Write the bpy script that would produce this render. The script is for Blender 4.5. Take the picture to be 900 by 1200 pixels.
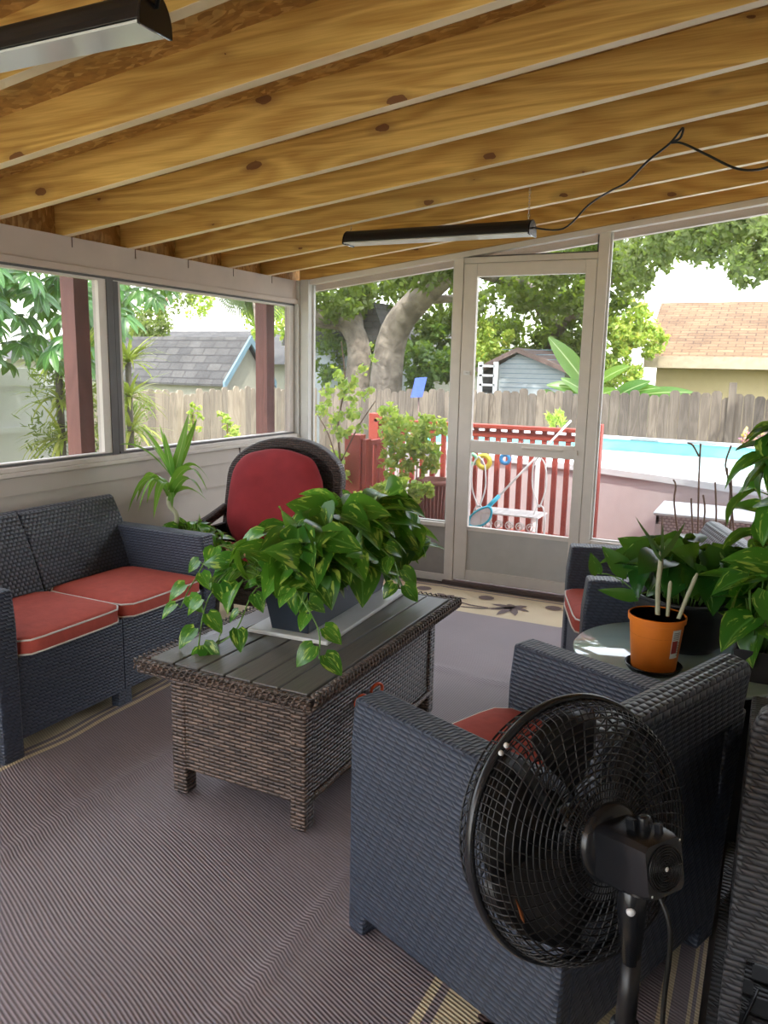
import bpy, bmesh, math, random
from mathutils import Vector, Matrix
from math import pi, sin, cos, floor, sqrt
random.seed(7)
for o in list(bpy.data.objects): bpy.data.objects.remove(o)
SC = bpy.context.scene
COL = SC.collection

# ------------------------------------------------------------------ camera, sky, sun, exposure
CP = Vector((3.009, 0.0, 1.40)); FPX = 924.135
YAW, PIT, ROL = 0.457691892, 0.182171625, 0.0211358279
def _rot():
    ca, sa, cb, sb, cc, sc = cos(YAW), sin(YAW), cos(PIT), sin(PIT), cos(ROL), sin(ROL)
    Rz = Matrix(((ca, sa, 0), (-sa, ca, 0), (0, 0, 1)))
    B = Matrix(((1, 0, 0), (0, 0, -1), (0, 1, 0)))
    P = Matrix(((1, 0, 0), (0, cb, -sb), (0, sb, cb)))
    R = Matrix(((cc, -sc, 0), (sc, cc, 0), (0, 0, 1)))
    return R @ P @ B @ Rz
RC = _rot()
cam = bpy.data.cameras.new('camera'); cam.sensor_fit = 'VERTICAL'; cam.sensor_height = 36
cam.lens = FPX / 1200 * 36; cam.clip_end = 300; cam.clip_start = 0.02
co = bpy.data.objects.new('camera', cam); COL.objects.link(co)
m = Matrix((RC[0], -RC[1], -RC[2])).transposed().to_4x4(); m.translation = CP
co.matrix_world = m; SC.camera = co
SC.view_settings.view_transform = 'Standard'; SC.view_settings.look = 'None'
SC.view_settings.gamma = 1; SC.view_settings.use_curve_mapping = False
SC.view_settings.exposure = 3.18
w = bpy.data.worlds.new('sky'); SC.world = w; w.use_nodes = True
nt = w.node_tree; bg = nt.nodes['Background']
sky = nt.nodes.new('ShaderNodeTexSky'); sky.sky_type = 'NISHITA'; sky.sun_disc = False
sky.sun_elevation = math.radians(58); sky.sun_rotation = math.radians(150)
sky.air_density = 1.0; sky.dust_density = 3.0; sky.ozone_density = 0.6
hz = nt.nodes.new('ShaderNodeMixRGB'); hz.inputs[0].default_value = 0.45
hz.inputs[2].default_value = (7.1, 6.9, 6.6, 1)
nt.links.new(sky.outputs[0], hz.inputs[1]); nt.links.new(hz.outputs[0], bg.inputs[0]); bg.inputs[1].default_value = 0.125
sl = bpy.data.lights.new('sun', 'SUN'); sl.energy = 0.85; sl.angle = math.radians(1.0); sl.color = (1, .95, .86)
so = bpy.data.objects.new('sun', sl); COL.objects.link(so)
sd = Vector((0.30, -0.42, 0.86)); so.rotation_euler = sd.to_track_quat('Z', 'Y').to_euler(); so.location = (2, -5, 12)

def ray(px, py): return RC.transposed() @ Vector(((px - 450) / FPX, (py - 600) / FPX, 1))
def at(px, py, Y):            # point of the world plane y = Y seen at a pixel
    d = ray(px, py); return CP + d * ((Y - CP.y) / d.y)
def atx(px, py, X):
    d = ray(px, py); return CP + d * ((X - CP.x) / d.x)

# ------------------------------------------------------------------ materials
MT = {}
class NT:
    def __init__(s, name):
        s.m = bpy.data.materials.new(name); s.m.use_nodes = True; s.t = s.m.node_tree
        s.b = s.t.nodes['Principled BSDF']; MT[name] = s.m
    def n(s, t, **k):
        x = s.t.nodes.new(t)
        for a, b in k.items(): setattr(x, a, b)
        return x
    def put(s, sock, v):
        if hasattr(v, 'links'): s.t.links.new(v, sock)
        elif v is not None:
            if isinstance(v, tuple) and len(v) == 3 and sock.type == 'RGBA': v = (*v, 1)
            sock.default_value = v
    def math(s, op, a, b=None, c=None):
        x = s.n('ShaderNodeMath', operation=op)
        for i, v in enumerate((a, b, c)):
            if v is not None: s.put(x.inputs[i], v)
        return x.outputs[0]
    def mix(s, f, a, b, mode='MIX'):
        x = s.n('ShaderNodeMixRGB', blend_type=mode); s.put(x.inputs[0], f); s.put(x.inputs[1], a); s.put(x.inputs[2], b); return x.outputs[0]
    def uv(s): return s.n('ShaderNodeTexCoord').outputs['UV']
    def obj(s): return s.n('ShaderNodeTexCoord').outputs['Object']
    def sep(s, v):
        x = s.n('ShaderNodeSeparateXYZ'); s.put(x.inputs[0], v); return x.outputs
    def comb(s, x, y, z=0.0):
        c = s.n('ShaderNodeCombineXYZ'); s.put(c.inputs[0], x); s.put(c.inputs[1], y); s.put(c.inputs[2], z); return c.outputs[0]
    def noise(s, v, sc, det=3, dist=0.0):
        x = s.n('ShaderNodeTexNoise'); s.put(x.inputs['Vector'], v); x.inputs['Scale'].default_value = sc
        x.inputs['Detail'].default_value = det; x.inputs['Distortion'].default_value = dist; return x.outputs['Fac']
    def ramp(s, f, st):
        x = s.n('ShaderNodeValToRGB'); s.put(x.inputs[0], f); e = x.color_ramp.elements
        while len(e) < len(st): e.new(0.5)
        for i, (p, c) in enumerate(st): e[i].position = p; e[i].color = (*c, 1) if len(c) == 3 else c
        return x.outputs[0]
    def bump(s, h, dist, st=1.0):
        x = s.n('ShaderNodeBump'); s.put(x.inputs['Height'], h); x.inputs['Distance'].default_value = dist
        x.inputs['Strength'].default_value = st; s.t.links.new(x.outputs[0], s.b.inputs['Normal']); return x
    def fin(s, col=None, rough=None, metal=None, spec=None, **k):
        if col is not None: s.put(s.b.inputs['Base Color'], col)
        if rough is not None: s.put(s.b.inputs['Roughness'], rough)
        if metal is not None: s.put(s.b.inputs['Metallic'], metal)
        if spec is not None: s.put(s.b.inputs['Specular IOR Level'], spec)
        for a, v in k.items(): s.put(s.b.inputs[a], v)
        return s.m
def plain(name, col, rough=.6, metal=0.0, var=.12, sc=12, spec=.5, bmp=0, **k):
    s = NT(name); f = s.noise(s.obj(), sc, 4)
    lo = tuple(max(0, c * (1 - var)) for c in col); hi = tuple(min(1, c * (1 + var)) for c in col)
    c = s.ramp(f, [(.3, lo), (.7, hi)])
    if bmp: s.bump(f, bmp)
    return s.fin(c, rough, metal, spec, **k)
def weave(name, base, dark, w, h, bump=.004, rough=.45, var=.15, pu=6, pv=2, spec=.5, diag=0.0):
    s = NT(name); u = s.sep(s.uv()); U, V = u[0], u[1]
    if diag: U = s.math('ADD', U, s.math('MULTIPLY', V, diag))
    vr = s.math('DIVIDE', V, h); row = s.math('FLOOR', vr); par = s.math('MODULO', s.math('ABSOLUTE', row), 2.0)
    uu = s.math('ADD', s.math('DIVIDE', U, w), s.math('MULTIPLY', par, .5))
    fu = s.math('FRACT', uu); fv = s.math('FRACT', vr)
    def hump(f, p): return s.math('SUBTRACT', 1.0, s.math('POWER', s.math('ABSOLUTE', s.math('MULTIPLY_ADD', f, 2.0, -1.0)), float(p)))
    ht = s.math('MULTIPLY', hump(fu, pu), hump(fv, pv))
    wn = s.n('ShaderNodeTexWhiteNoise', noise_dimensions='2D'); s.put(wn.inputs['Vector'], s.comb(s.math('FLOOR', uu), row))
    c = s.mix(s.math('POWER', ht, .7), dark, base)
    c = s.mix(1.0, c, s.ramp(wn.outputs[0], [(0, (1 - var,) * 3), (1, (1 + var, 1 + var * .8, 1 + var * .6))]), 'MULTIPLY')
    s.bump(ht, bump); return s.fin(c, rough, 0.0, spec)
def leafmat(name, a, b, vari=None, vth=.6, rough=.35, trans=.35, rib=None, spec=.5):
    s = NT(name); g = s.n('ShaderNodeNewGeometry'); r = g.outputs['Random Per Island']
    c = s.mix(r, a, b); u = s.uv(); o = s.sep(u)
    if vari:
        nz = s.noise(s.comb(s.math('MULTIPLY_ADD', r, 37.0, s.math('MULTIPLY', o[0], 2.2)), s.math('MULTIPLY_ADD', r, 11.0, s.math('MULTIPLY', o[1], .9))), 3.0, 4, .6)
        c = s.mix(s.ramp(nz, [(vth - .03, (0, 0, 0)), (vth + .03, (1, 1, 1))]), c, vari)
    if rib:
        d = s.math('ABSOLUTE', s.math('SUBTRACT', o[0], .5))
        c = s.mix(s.ramp(d, [(0.0, (1, 1, 1)), (.05, (0, 0, 0))]), c, rib)
    s.fin(c, rough, 0.0, spec)
    if trans:
        tr = s.n('ShaderNodeBsdfTranslucent'); s.put(tr.inputs[0], s.mix(.4, c, (.5, .75, .05)))
        mx = s.n('ShaderNodeMixShader'); mx.inputs[0].default_value = trans
        s.t.links.new(s.b.outputs[0], mx.inputs[1]); s.t.links.new(tr.outputs[0], mx.inputs[2])
        s.t.links.new(mx.outputs[0], s.t.nodes['Material Output'].inputs[0])
    return s.m
def wood(name, lo, hi, dark, axis=0, knots=True, per=14, rough=.6):
    s = NT(name); p = s.obj(); o = s.sep(p); oi = s.n('ShaderNodeObjectInfo').outputs['Random']
    off = s.math('MULTIPLY', oi, 57.0)
    A, B_ = (o[0], o[2]) if axis == 0 else ((o[1], o[0]) if axis == 1 else (o[2], o[0]))
    C_ = o[1] if axis == 0 else (o[2] if axis == 1 else o[1])
    v = s.comb(s.math('MULTIPLY_ADD', A, .9, off), s.math('MULTIPLY', B_, 7.0), s.math('MULTIPLY', C_, 3.0))
    big = s.noise(v, .8, 2, .6)
    ring = s.math('SINE', s.math('MULTIPLY', big, 50.0))
    fine = s.noise(s.comb(s.math('MULTIPLY_ADD', A, 3.0, off), s.math('MULTIPLY', B_, 90.0), C_), 2.0, 3)
    f = s.math('ADD', s.math('MULTIPLY_ADD', ring, .19, .42), s.math('MULTIPLY', s.math('SUBTRACT', fine, .5), .7))
    c = s.ramp(f, [(.1, lo), (.75, hi)])
    c = s.mix(1.0, c, s.ramp(s.noise(s.comb(s.math('ADD', A, off), s.math('MULTIPLY', B_, 2.0), 0.0), 1.3, 2), [(.3, (.82, .80, .78)), (.7, (1.1, 1.1, 1.06))]), 'MULTIPLY')
    if 'wood' in name:
        c = s.mix(1.0, c, s.ramp(s.n('ShaderNodeNewGeometry').outputs['Random Per Island'], [(0, (.68, .68, .70)), (1, (1.2, 1.18, 1.14))]), 'MULTIPLY')
    if knots:
        vo = s.n('ShaderNodeTexVoronoi', feature='F1', voronoi_dimensions='2D'); vo.inputs['Scale'].default_value = 1.0
        kn = s.noise(p, 14.0, 3)
        s.put(vo.inputs['Vector'], s.comb(s.math('ADD', s.math('MULTIPLY_ADD', A, 1.9, off), s.math('MULTIPLY', kn, .09)), s.math('ADD', s.math('MULTIPLY', B_, 4.6), s.math('MULTIPLY', kn, .14)), 0.0))
        sc = s.math('ADD', s.math('MULTIPLY', s.sep(vo.outputs['Color'])[0], -0.11), .088)
        k = s.math('LESS_THAN', vo.outputs['Distance'], s.math('MULTIPLY', sc, .9))
        c = s.mix(s.math('MULTIPLY', k, .85), c, dark)
        k2 = s.ramp(s.math('SUBTRACT', vo.outputs['Distance'], sc), [(0, (1, 1, 1)), (.10, (0, 0, 0))])
        c = s.mix(s.math('MULTIPLY', k2, .35), c, dark)
    return s.fin(c, rough)

plain('trim_white', (.70, .66, .61), .45, var=.04)
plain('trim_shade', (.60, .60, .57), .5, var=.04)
plain('sill_white', (.66, .62, .57), .5, var=.05)
plain('header_paint', (.58, .495, .44), .6, var=.06, sc=5)
plain('siding', (.53, .48, .425), .6, var=.05, sc=4)
plain('dark_frame', (.09, .085, .085), .5)
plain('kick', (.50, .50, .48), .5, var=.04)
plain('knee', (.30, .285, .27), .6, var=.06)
plain('bounce_concrete', (.55, .53, .50), .8)
plain('floor_concrete', (.10, .09, .085), .8, var=.2)
wood('pine', (.51, .27, .055), (.83, .55, .16), (.15, .05, .015))
wood('pine_lit_edge', (.88, .70, .44), (.95, .80, .56), (.35, .18, .06), knots=False)  # paler pine: light on the rafter undersides is put into the colour
wood('red_post', (.15, .045, .036), (.22, .075, .06), (.2, .05, .04), axis=2, knots=False)
wood('red_deck', (.22, .06, .04), (.30, .09, .06), (.2, .05, .04), axis=0, knots=False)
wood('grey_wood', (.085, .072, .06), (.17, .148, .125), (.05, .04, .035), axis=2, knots=False, rough=.85)
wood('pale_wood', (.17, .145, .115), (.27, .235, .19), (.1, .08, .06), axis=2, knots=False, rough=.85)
def _osb():
    s = NT('osb'); p = s.obj()
    d = s.n('ShaderNodeTexNoise'); d.inputs['Scale'].default_value = 6; s.put(d.inputs['Vector'], p)
    mp = s.n('ShaderNodeVectorMath', operation='MULTIPLY_ADD'); s.put(mp.inputs[0], d.outputs['Color']); mp.inputs[1].default_value = (.1, .1, .1); s.put(mp.inputs[2], p)
    v = s.n('ShaderNodeTexVoronoi'); v.inputs['Scale'].default_value = 26
    mv = s.n('ShaderNodeMapping'); s.put(mv.inputs[0], mp.outputs[0]); mv.inputs['Scale'].default_value = (1, 2.4, 1); s.t.links.new(mv.outputs[0], v.inputs['Vector'])
    c = s.ramp(s.sep(v.outputs['Color'])[0], [(0, (.36, .17, .04)), (.6, (.50, .26, .07)), (1, (.66, .40, .14))])
    c = s.mix(1.0, c, s.ramp(s.noise(p, 30, 3), [(.3, (.8, .8, .8)), (.7, (1.1, 1.1, 1.1))]), 'MULTIPLY')
    s.fin(c, .6)
_osb()
weave('navy_weave', (.052, .066, .098), (.024, .031, .047), .030, .0125, .0022, .42, .08, pu=4, pv=2, diag=.8)
weave('navy_back', (.060, .070, .096), (.016, .019, .028), .022, .016, .0024, .34, .10, pu=2, pv=2)
weave('grey_weave', (.13, .13, .14), (.03, .03, .033), .045, .014, .004, .45, .10, pu=4, pv=2, diag=1.1)
weave('table_wicker', (.17, .125, .10), (.010, .007, .006), .041, .0125, .005, .33, .45, pu=6, pv=2, spec=.7)
weave('skirt_weave', (.42, .33, .33), (.16, .11, .11), .03, .02, .004, .5, .1, pu=2, pv=2)
weave('dark_wicker', (.060, .038, .030), (.008, .005, .005), .03, .012, .004, .4, .3)
def _planks():
    s = NT('table_slat'); o = s.sep(s.obj())
    f = s.noise(s.comb(s.math('MULTIPLY', o[0], 60.0), s.math('MULTIPLY', o[1], 2.5), 0.0), 2.0, 4)
    s.bump(f, .001); s.fin(s.ramp(f, [(.3, (.095, .086, .074)), (.7, (.175, .16, .135))]), s.ramp(f, [(.3, (.33,) * 3), (.7, (.5,) * 3)]), 0.0, .6)
_planks()
plain('marble', (.60, .60, .58), .3, var=.08, sc=6)
plain('cushion_red', (.50, .092, .066), .85, var=.08, sc=30, bmp=.002)
plain('cushion_crimson', (.29, .024, .030), .9, var=.14, sc=9, bmp=.004)
plain('piping', (.80, .76, .70), .7)
plain('black_plastic', (.012, .013, .016), .25, var=.2)
plain('black_satin', (.010, .010, .012), .38, var=.2)
plain('blue_grey_plastic', (.022, .030, .045), .35)
plain('grey_pot', (.035, .035, .038), .5)
plain('soil', (.03, .02, .013), .95, bmp=.01, sc=60)
plain('orange_pot', (.78, .21, .020), .5, var=.05)
plain('pot_inside', (.42, .33, .25), .6)
plain('label_white', (.75, .75, .72), .5); plain('label_red', (.35, .03, .03), .5)
plain('chrome', (.6, .6, .6), .25, 1.0); plain('white_dot', (.8, .8, .8), .4)
plain('rust', (.25, .08, .02), .8)
plain('cord_black', (.008, .008, .008), .45); plain('blade', (.012, .012, .014), .3)
plain('scissor_orange', (.75, .10, .02), .35)
leafmat('pothos_leaf', (.024, .13, .014), (.085, .29, .025), (.42, .58, .10), .60, rough=.28, trans=.25, rib=(.15, .36, .07))
leafmat('pothos_dark', (.010, .070, .012), (.030, .13, .018), (.30, .44, .12), .69, rough=.26, trans=.22)
leafmat('dracaena_leaf', (.10, .28, .045), (.20, .42, .06), None, .65, rough=.4, trans=.35, rib=(.50, .60, .25))
leafmat('cane_leaf', (.03, .07, .02), (.05, .10, .03), rough=.35, trans=.15)
plain('stem_green', (.16, .32, .06), .5); plain('stem_pale', (.42, .42, .28), .6); plain('stem_brown', (.11, .06, .035), .8)
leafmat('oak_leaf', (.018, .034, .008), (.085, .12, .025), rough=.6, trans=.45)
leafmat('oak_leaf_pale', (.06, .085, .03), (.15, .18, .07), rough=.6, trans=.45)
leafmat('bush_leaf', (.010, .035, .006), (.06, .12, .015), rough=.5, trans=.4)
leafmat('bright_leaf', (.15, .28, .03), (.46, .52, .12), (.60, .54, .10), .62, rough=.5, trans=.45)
leafmat('schefflera_leaf', (.016, .07, .02), (.05, .15, .035), rough=.3, trans=.35, rib=(.2, .42, .12))
leafmat('yucca_leaf', (.20, .26, .03), (.44, .44, .11), rough=.45, trans=.4)
leafmat('banana_leaf', (.04, .14, .035), (.11, .22, .04), rough=.35, trans=.5, rib=(.5, .6, .3))
leafmat('palm_leaf', (.02, .04, .018), (.06, .08, .03), rough=.5, trans=.3)
leafmat('flower_mix', (.55, .10, .40), (.60, .55, .15), rough=.6, trans=.3)
def _bark():
    s = NT('bark'); f = s.noise(s.obj(), 5, 6, .4); s.bump(f, .05)
    s.fin(s.ramp(f, [(.3, (.07, .058, .045)), (.7, (.20, .172, .138))]), .9)
_bark()
def _grass():
    s = NT('grass'); f = s.noise(s.obj(), 3, 8); s.fin(s.ramp(f, [(.3, (.10, .12, .04)), (.6, (.18, .20, .08)), (.75, (.26, .24, .15))]), .95)
_grass()
def shingle(name, a, b, row=.14):
    s = NT(name); br = s.n('ShaderNodeTexBrick'); s.put(br.inputs['Vector'], s.uv())
    br.inputs['Scale'].default_value = 1; br.inputs['Brick Width'].default_value = .3; br.inputs['Row Height'].default_value = row
    br.inputs['Mortar Size'].default_value = .012; br.inputs['Color1'].default_value = (*a, 1); br.inputs['Color2'].default_value = (*b, 1)
    br.inputs['Mortar'].default_value = tuple(x * .55 for x in a) + (1,)
    c = s.mix(1.0, br.outputs['Color'], s.ramp(s.noise(s.obj(), 2, 5), [(.3, (.75,) * 3), (.7, (1.2,) * 3)]), 'MULTIPLY'); s.fin(c, .9)
shingle('roof_tan', (.125, .075, .038), (.175, .11, .06)); shingle('roof_grey', (.035, .036, .037), (.062, .062, .060))
plain('wall_cream', (.42, .35, .19), .8, var=.04); plain('wall_bluegrey', (.30, .34, .36), .7, var=.04)
plain('wall_shed', (.24, .24, .195), .8, var=.08); plain('trim_blue', (.11, .185, .23), .6); plain('fascia_tan', (.32, .27, .19), .6)
plain('dark_brown', (.13, .09, .08), .7); plain('vinyl', (.60, .61, .64), .45, var=.03)
plain('pool_white', (.52, .54, .56), .5, var=.03); plain('pool_pink', (.47, .41, .415), .5, var=.04)
plain('pool_liner', (.13, .40, .42), .5, var=.05); plain('pool_water', (.62, .74, .76), .05, var=.03)  # water colour paled to carry the reflection of the white sky
plain('pool_dark', (.10, .14, .15), .6)
plain('railing_red', (.30, .045, .028), .6, var=.1); plain('white_iron', (.80, .80, .78), .45)
plain('net_blue', (.05, .50, .68), .4); plain('toy_yellow', (.80, .68, .08), .5); plain('toy_blue', (.06, .35, .75), .5); plain('toy_green', (.25, .62, .40), .5)
plain('towel', (.82, .84, .86), .9, bmp=.004); plain('solar_blue', (.04, .09, .42), .6); plain('pot_pink', (.60, .06, .12), .5)
plain('pot_brown', (.20, .07, .05), .6); plain('stripe_tan', (.62, .42, .26), .85)
plain('rubber_mat', (.035, .034, .034), .7, sc=40)
weave('rubber_tread', (.050, .050, .050), (.010, .010, .010), .05, .016, .005, .6, .1, pu=4, pv=2, diag=1.2)
def _rug(name, a, b):
    s = NT(name); o = s.sep(s.obj())
    t = s.math('ADD', s.math('MULTIPLY', o[0], sin(math.radians(22))), s.math('MULTIPLY', o[1], cos(math.radians(22))))
    t = s.math('ADD', t, s.math('MULTIPLY', s.noise(s.obj(), 1.5, 1), .05))
    r = s.math('SINE', s.math('MULTIPLY', t, 2 * pi / .0095)); h = s.math('MULTIPLY_ADD', r, .5, .5)
    c = s.mix(h, a, b); c = s.mix(1.0, c, s.ramp(s.noise(s.obj(), 2.2, 5), [(.3, (.90,) * 3), (.7, (1.08,) * 3)]), 'MULTIPLY')
    s.bump(h, .0013); s.fin(c, .50, 0.0, .5)
_rug('rug_brown', (.195, .160, .172), (.325, .272, .287)); _rug('rug_beige', (.56, .45, .28), (.80, .69, .47)); _rug('rug_motif', (.10, .065, .06), (.20, .14, .13))
def _screen(name, op, col):
    s = NT(name); t = s.n('ShaderNodeBsdfTransparent'); d = s.n('ShaderNodeBsdfDiffuse'); d.inputs[0].default_value = (*col, 1)
    x = s.n('ShaderNodeMixShader'); x.inputs[0].default_value = op
    s.t.links.new(t.outputs[0], x.inputs[1]); s.t.links.new(d.outputs[0], x.inputs[2]); s.t.links.new(x.outputs[0], s.t.nodes['Material Output'].inputs[0])
_screen('screen', .10, (.30, .31, .32))
def _glass():
    s = NT('table_glass'); s.fin((.60, .78, .74), .03, 0.0, .5, **{'Transmission Weight': .30, 'IOR': 2.3})  # pale body colour stands in for reflected sky and trees
    s = NT('clear_cover'); s.fin((.80, .84, .82), .12, 0.0, .8, **{'Transmission Weight': .25})
_glass()

# ------------------------------------------------------------------ mesh helpers
class MB:
    def __init__(s): s.v = []; s.f = []; s.mi = []; s.sm = []; s.uvs = {}
    def add(s, vs, fs, m=0, smooth=False, X=None, uv=None):
        b = len(s.v)
        s.v += [tuple(X @ Vector(p)) if X else tuple(p) for p in vs]
        for i, f in enumerate(fs):
            if uv: s.uvs[len(s.f)] = uv[i]
            s.f.append(tuple(b + j for j in f)); s.mi.append(m); s.sm.append(smooth)
        return s
    def box(s, a, b, m=0, X=None):
        x0, y0, z0 = a; x1, y1, z1 = b
        return s.add([(x0, y0, z0), (x1, y0, z0), (x1, y1, z0), (x0, y1, z0), (x0, y0, z1), (x1, y0, z1), (x1, y1, z1), (x0, y1, z1)],
                     [(0, 3, 2, 1), (4, 5, 6, 7), (0, 1, 5, 4), (1, 2, 6, 5), (2, 3, 7, 6), (3, 0, 4, 7)], m, False, X)
    def hexa(s, p, m=0, X=None):     # 8 points: bottom 4, top 4
        return s.add(p, [(0, 3, 2, 1), (4, 5, 6, 7), (0, 1, 5, 4), (1, 2, 6, 5), (2, 3, 7, 6), (3, 0, 4, 7)], m, False, X)
    def prism(s, poly, d0, d1, ax='x', m=0, X=None):   # poly in the two other axes, extruded d0..d1
        n = len(poly)
        def P(a, b, d): return {'x': (d, a, b), 'y': (a, d, b), 'z': (a, b, d)}[ax]
        vs = [P(a, b, d0) for a, b in poly] + [P(a, b, d1) for a, b in poly]
        fs = [tuple(range(n)), tuple(range(2 * n - 1, n - 1, -1))] + [(i, n + i, n + (i + 1) % n, (i + 1) % n) for i in range(n)]
        return s.add(vs, fs, m, False, X)
    def tube(s, pts, r, n=8, m=0, closed=False, cap=True, X=None, flat=1.0):
        pts = [Vector(p) for p in pts]; N = len(pts); rs = r if isinstance(r, (list, tuple)) else [r] * N
        vs = []; prev = None
        for i, p in enumerate(pts):
            if closed: t = pts[(i + 1) % N] - pts[i - 1]
            else: t = pts[min(i + 1, N - 1)] - pts[max(i - 1, 0)]
            if t.length < 1e-9: t = Vector((0, 0, 1))
            t.normalize()
            if prev is None:
                a = Vector((0, 0, 1)) if abs(t.z) < .9 else Vector((1, 0, 0)); u = t.cross(a).normalized()
            else: u = (prev - t * prev.dot(t)); u = u.normalized() if u.length > 1e-6 else t.orthogonal().normalized()
            prev = u; w_ = t.cross(u)
            for k in range(n):
                a = 2 * pi * k / n; vs.append(p + u * (cos(a) * rs[i]) + w_ * (sin(a) * rs[i] * flat))
        fs = []
        for i in range(N if closed else N - 1):
            j = (i + 1) % N
            for k in range(n): fs.append((i * n + k, i * n + (k + 1) % n, j * n + (k + 1) % n, j * n + k))
        if cap and not closed: fs += [tuple(range(n - 1, -1, -1)), tuple((N - 1) * n + k for k in range(n))]
        return s.add(vs, fs, m, True, X)
    def lathe(s, prof, n=32, m=0, X=None, smooth=True, cx=0, cy=0):
        vs = []; fs = []
        for r, z in prof:
            for k in range(n): a = 2 * pi * k / n; vs.append((cx + r * cos(a), cy + r * sin(a), z))
        for i in range(len(prof) - 1):
            for k in range(n): fs.append((i * n + k, i * n + (k + 1) % n, (i + 1) * n + (k + 1) % n, (i + 1) * n + k))
        if prof[0][0] > 1e-5: fs.append(tuple(range(n - 1, -1, -1)))
        if prof[-1][0] > 1e-5: fs.append(tuple((len(prof) - 1) * n + k for k in range(n)))
        return s.add(vs, fs, m, smooth, X)
    def leaf(s, base, d, nrm, L, W, droop=.25, fold=.18, m=0, kind='heart', rows=6):
        d = Vector(d).normalized(); nrm = Vector(nrm); side = d.cross(nrm)
        if side.length < 1e-4: side = d.orthogonal()
        side.normalize(); up = side.cross(d).normalized(); base = Vector(base)
        vs = []; fs = []; uv = []; ss = (-1, -.5, 0, .5, 1) if kind == 'heart' else (-1, 0, 1)
        c = len(ss)
        for i in range(rows + 1):
            t = i / rows
            if kind == 'heart':
                w_ = max(.0, sin(pi * min(1, max(.02, t)) ** .52)) ** .85 * .5 * W; bk = -.10 * L * (1 - t) ** 4
            elif kind == 'strap': w_ = W * .5 * (min(1, t * 4 + .35)) * (1 - t ** 3) ** .9
            else: w_ = W * .5 * sin(pi * min(.985, .06 + t * .94)) ** .7; bk = 0
            if kind != 'heart': bk = 0
            ang = droop * 2 * t
            p = base + d * (L * t * cos(ang * .5)) - up * (L * t * sin(ang * .5))
            if kind == 'strap' and droop > .6: p.z -= L * t * t * t * .2
            for a in ss:
                vs.append(p + side * (a * w_) + up * (abs(a) * w_ * fold * 2) + d * (bk * abs(a)))
        for i in range(rows):
            for k in range(c - 1):
                fs.append((i * c + k, i * c + k + 1, (i + 1) * c + k + 1, (i + 1) * c + k))
                u0, u1 = (ss[k] + 1) / 2, (ss[k + 1] + 1) / 2
                uv.append([(u0, i / rows), (u1, i / rows), (u1, (i + 1) / rows), (u0, (i + 1) / rows)])
        return s.add(vs, fs, m, True, None, uv)
    def build(s, name, mats, parent=None, bevel=0, loc=None, X=None, seg=2, sub=0):
        me = bpy.data.meshes.new(name); me.from_pydata(s.v, [], s.f)
        for mn in (mats if isinstance(mats, (list, tuple)) else [mats]): me.materials.append(MT[mn])
        me.polygons.foreach_set('material_index', s.mi); me.polygons.foreach_set('use_smooth', s.sm)
        uvl = me.uv_layers.new(name='UVMap').data
        for p in me.polygons:
            q = s.uvs.get(p.index)
            if q:
                for li, c_ in zip(p.loop_indices, q): uvl[li].uv = c_
                continue
            nx, ny, nz = (abs(c_) for c_ in p.normal)
            for li in p.loop_indices:
                c_ = me.vertices[me.loops[li].vertex_index].co
                uvl[li].uv = (c_.x, c_.y) if nz >= nx and nz >= ny else ((c_.y, c_.z) if nx > ny else (c_.x, c_.z))
        me.update(); o = bpy.data.objects.new(name, me); COL.objects.link(o)
        if parent: o.parent = parent
        if loc: o.location = loc
        if X: o.matrix_world = X
        if bevel:
            b = o.modifiers.new('bevel', 'BEVEL'); b.width = bevel; b.segments = seg; b.limit_method = 'ANGLE'; b.angle_limit = math.radians(35)
        if sub: b = o.modifiers.new('sub', 'SUBSURF'); b.levels = sub; b.render_levels = sub
        return o
def tag(o, label=None, cat=None, group=None, kind=None):
    if label: o['label'] = label
    if cat: o['category'] = cat
    if group: o['group'] = group
    if kind: o['kind'] = kind
    return o
def thing(name, label, cat, loc=(0, 0, 0), rz=0, group=None):
    o = bpy.data.objects.new(name, None); COL.objects.link(o); o.location = loc; o.rotation_euler = (0, 0, rz); o.empty_display_size = .1
    return tag(o, label, cat, group)
def struct(name, mb, mat, parent=None, **k):
    o = mb.build(name, mat, parent, **k)
    if not parent: tag(o, kind='structure')
    return o
def bez(a, b, c, n=8):
    a, b, c = Vector(a), Vector(b), Vector(c)
    return [(1 - t) ** 2 * a + 2 * t * (1 - t) * b + t * t * c for t in (i / n for i in range(n + 1))]
def smooth_path(pts, k=6):
    pts = [Vector(p) for p in pts]; out = []
    for i in range(len(pts) - 1):
        p0 = pts[max(i - 1, 0)]; p1 = pts[i]; p2 = pts[i + 1]; p3 = pts[min(i + 2, len(pts) - 1)]
        for j in range(k):
            t = j / k; out.append(.5 * ((2 * p1) + (p2 - p0) * t + (2 * p0 - 5 * p1 + 4 * p2 - p3) * t * t + (3 * p1 - p0 - 3 * p2 + p3) * t ** 3))
    out.append(pts[-1]); return out
R_ = random.Random(11)
def rv(r=R_):
    while 1:
        v = Vector((r.uniform(-1, 1), r.uniform(-1, 1), r.uniform(-1, 1)))
        if .05 < v.length < 1: return v.normalized()

# ------------------------------------------------------------------ room shell
FY = 4.763; S = .121; XR = 4.3; YB = -1.4
def zr(x): return 1.962 + S * x          # underside of the rafters
struct('floor', MB().box((-.10, YB, -.12), (XR, FY + .08, -.004)), 'floor_concrete')
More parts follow.
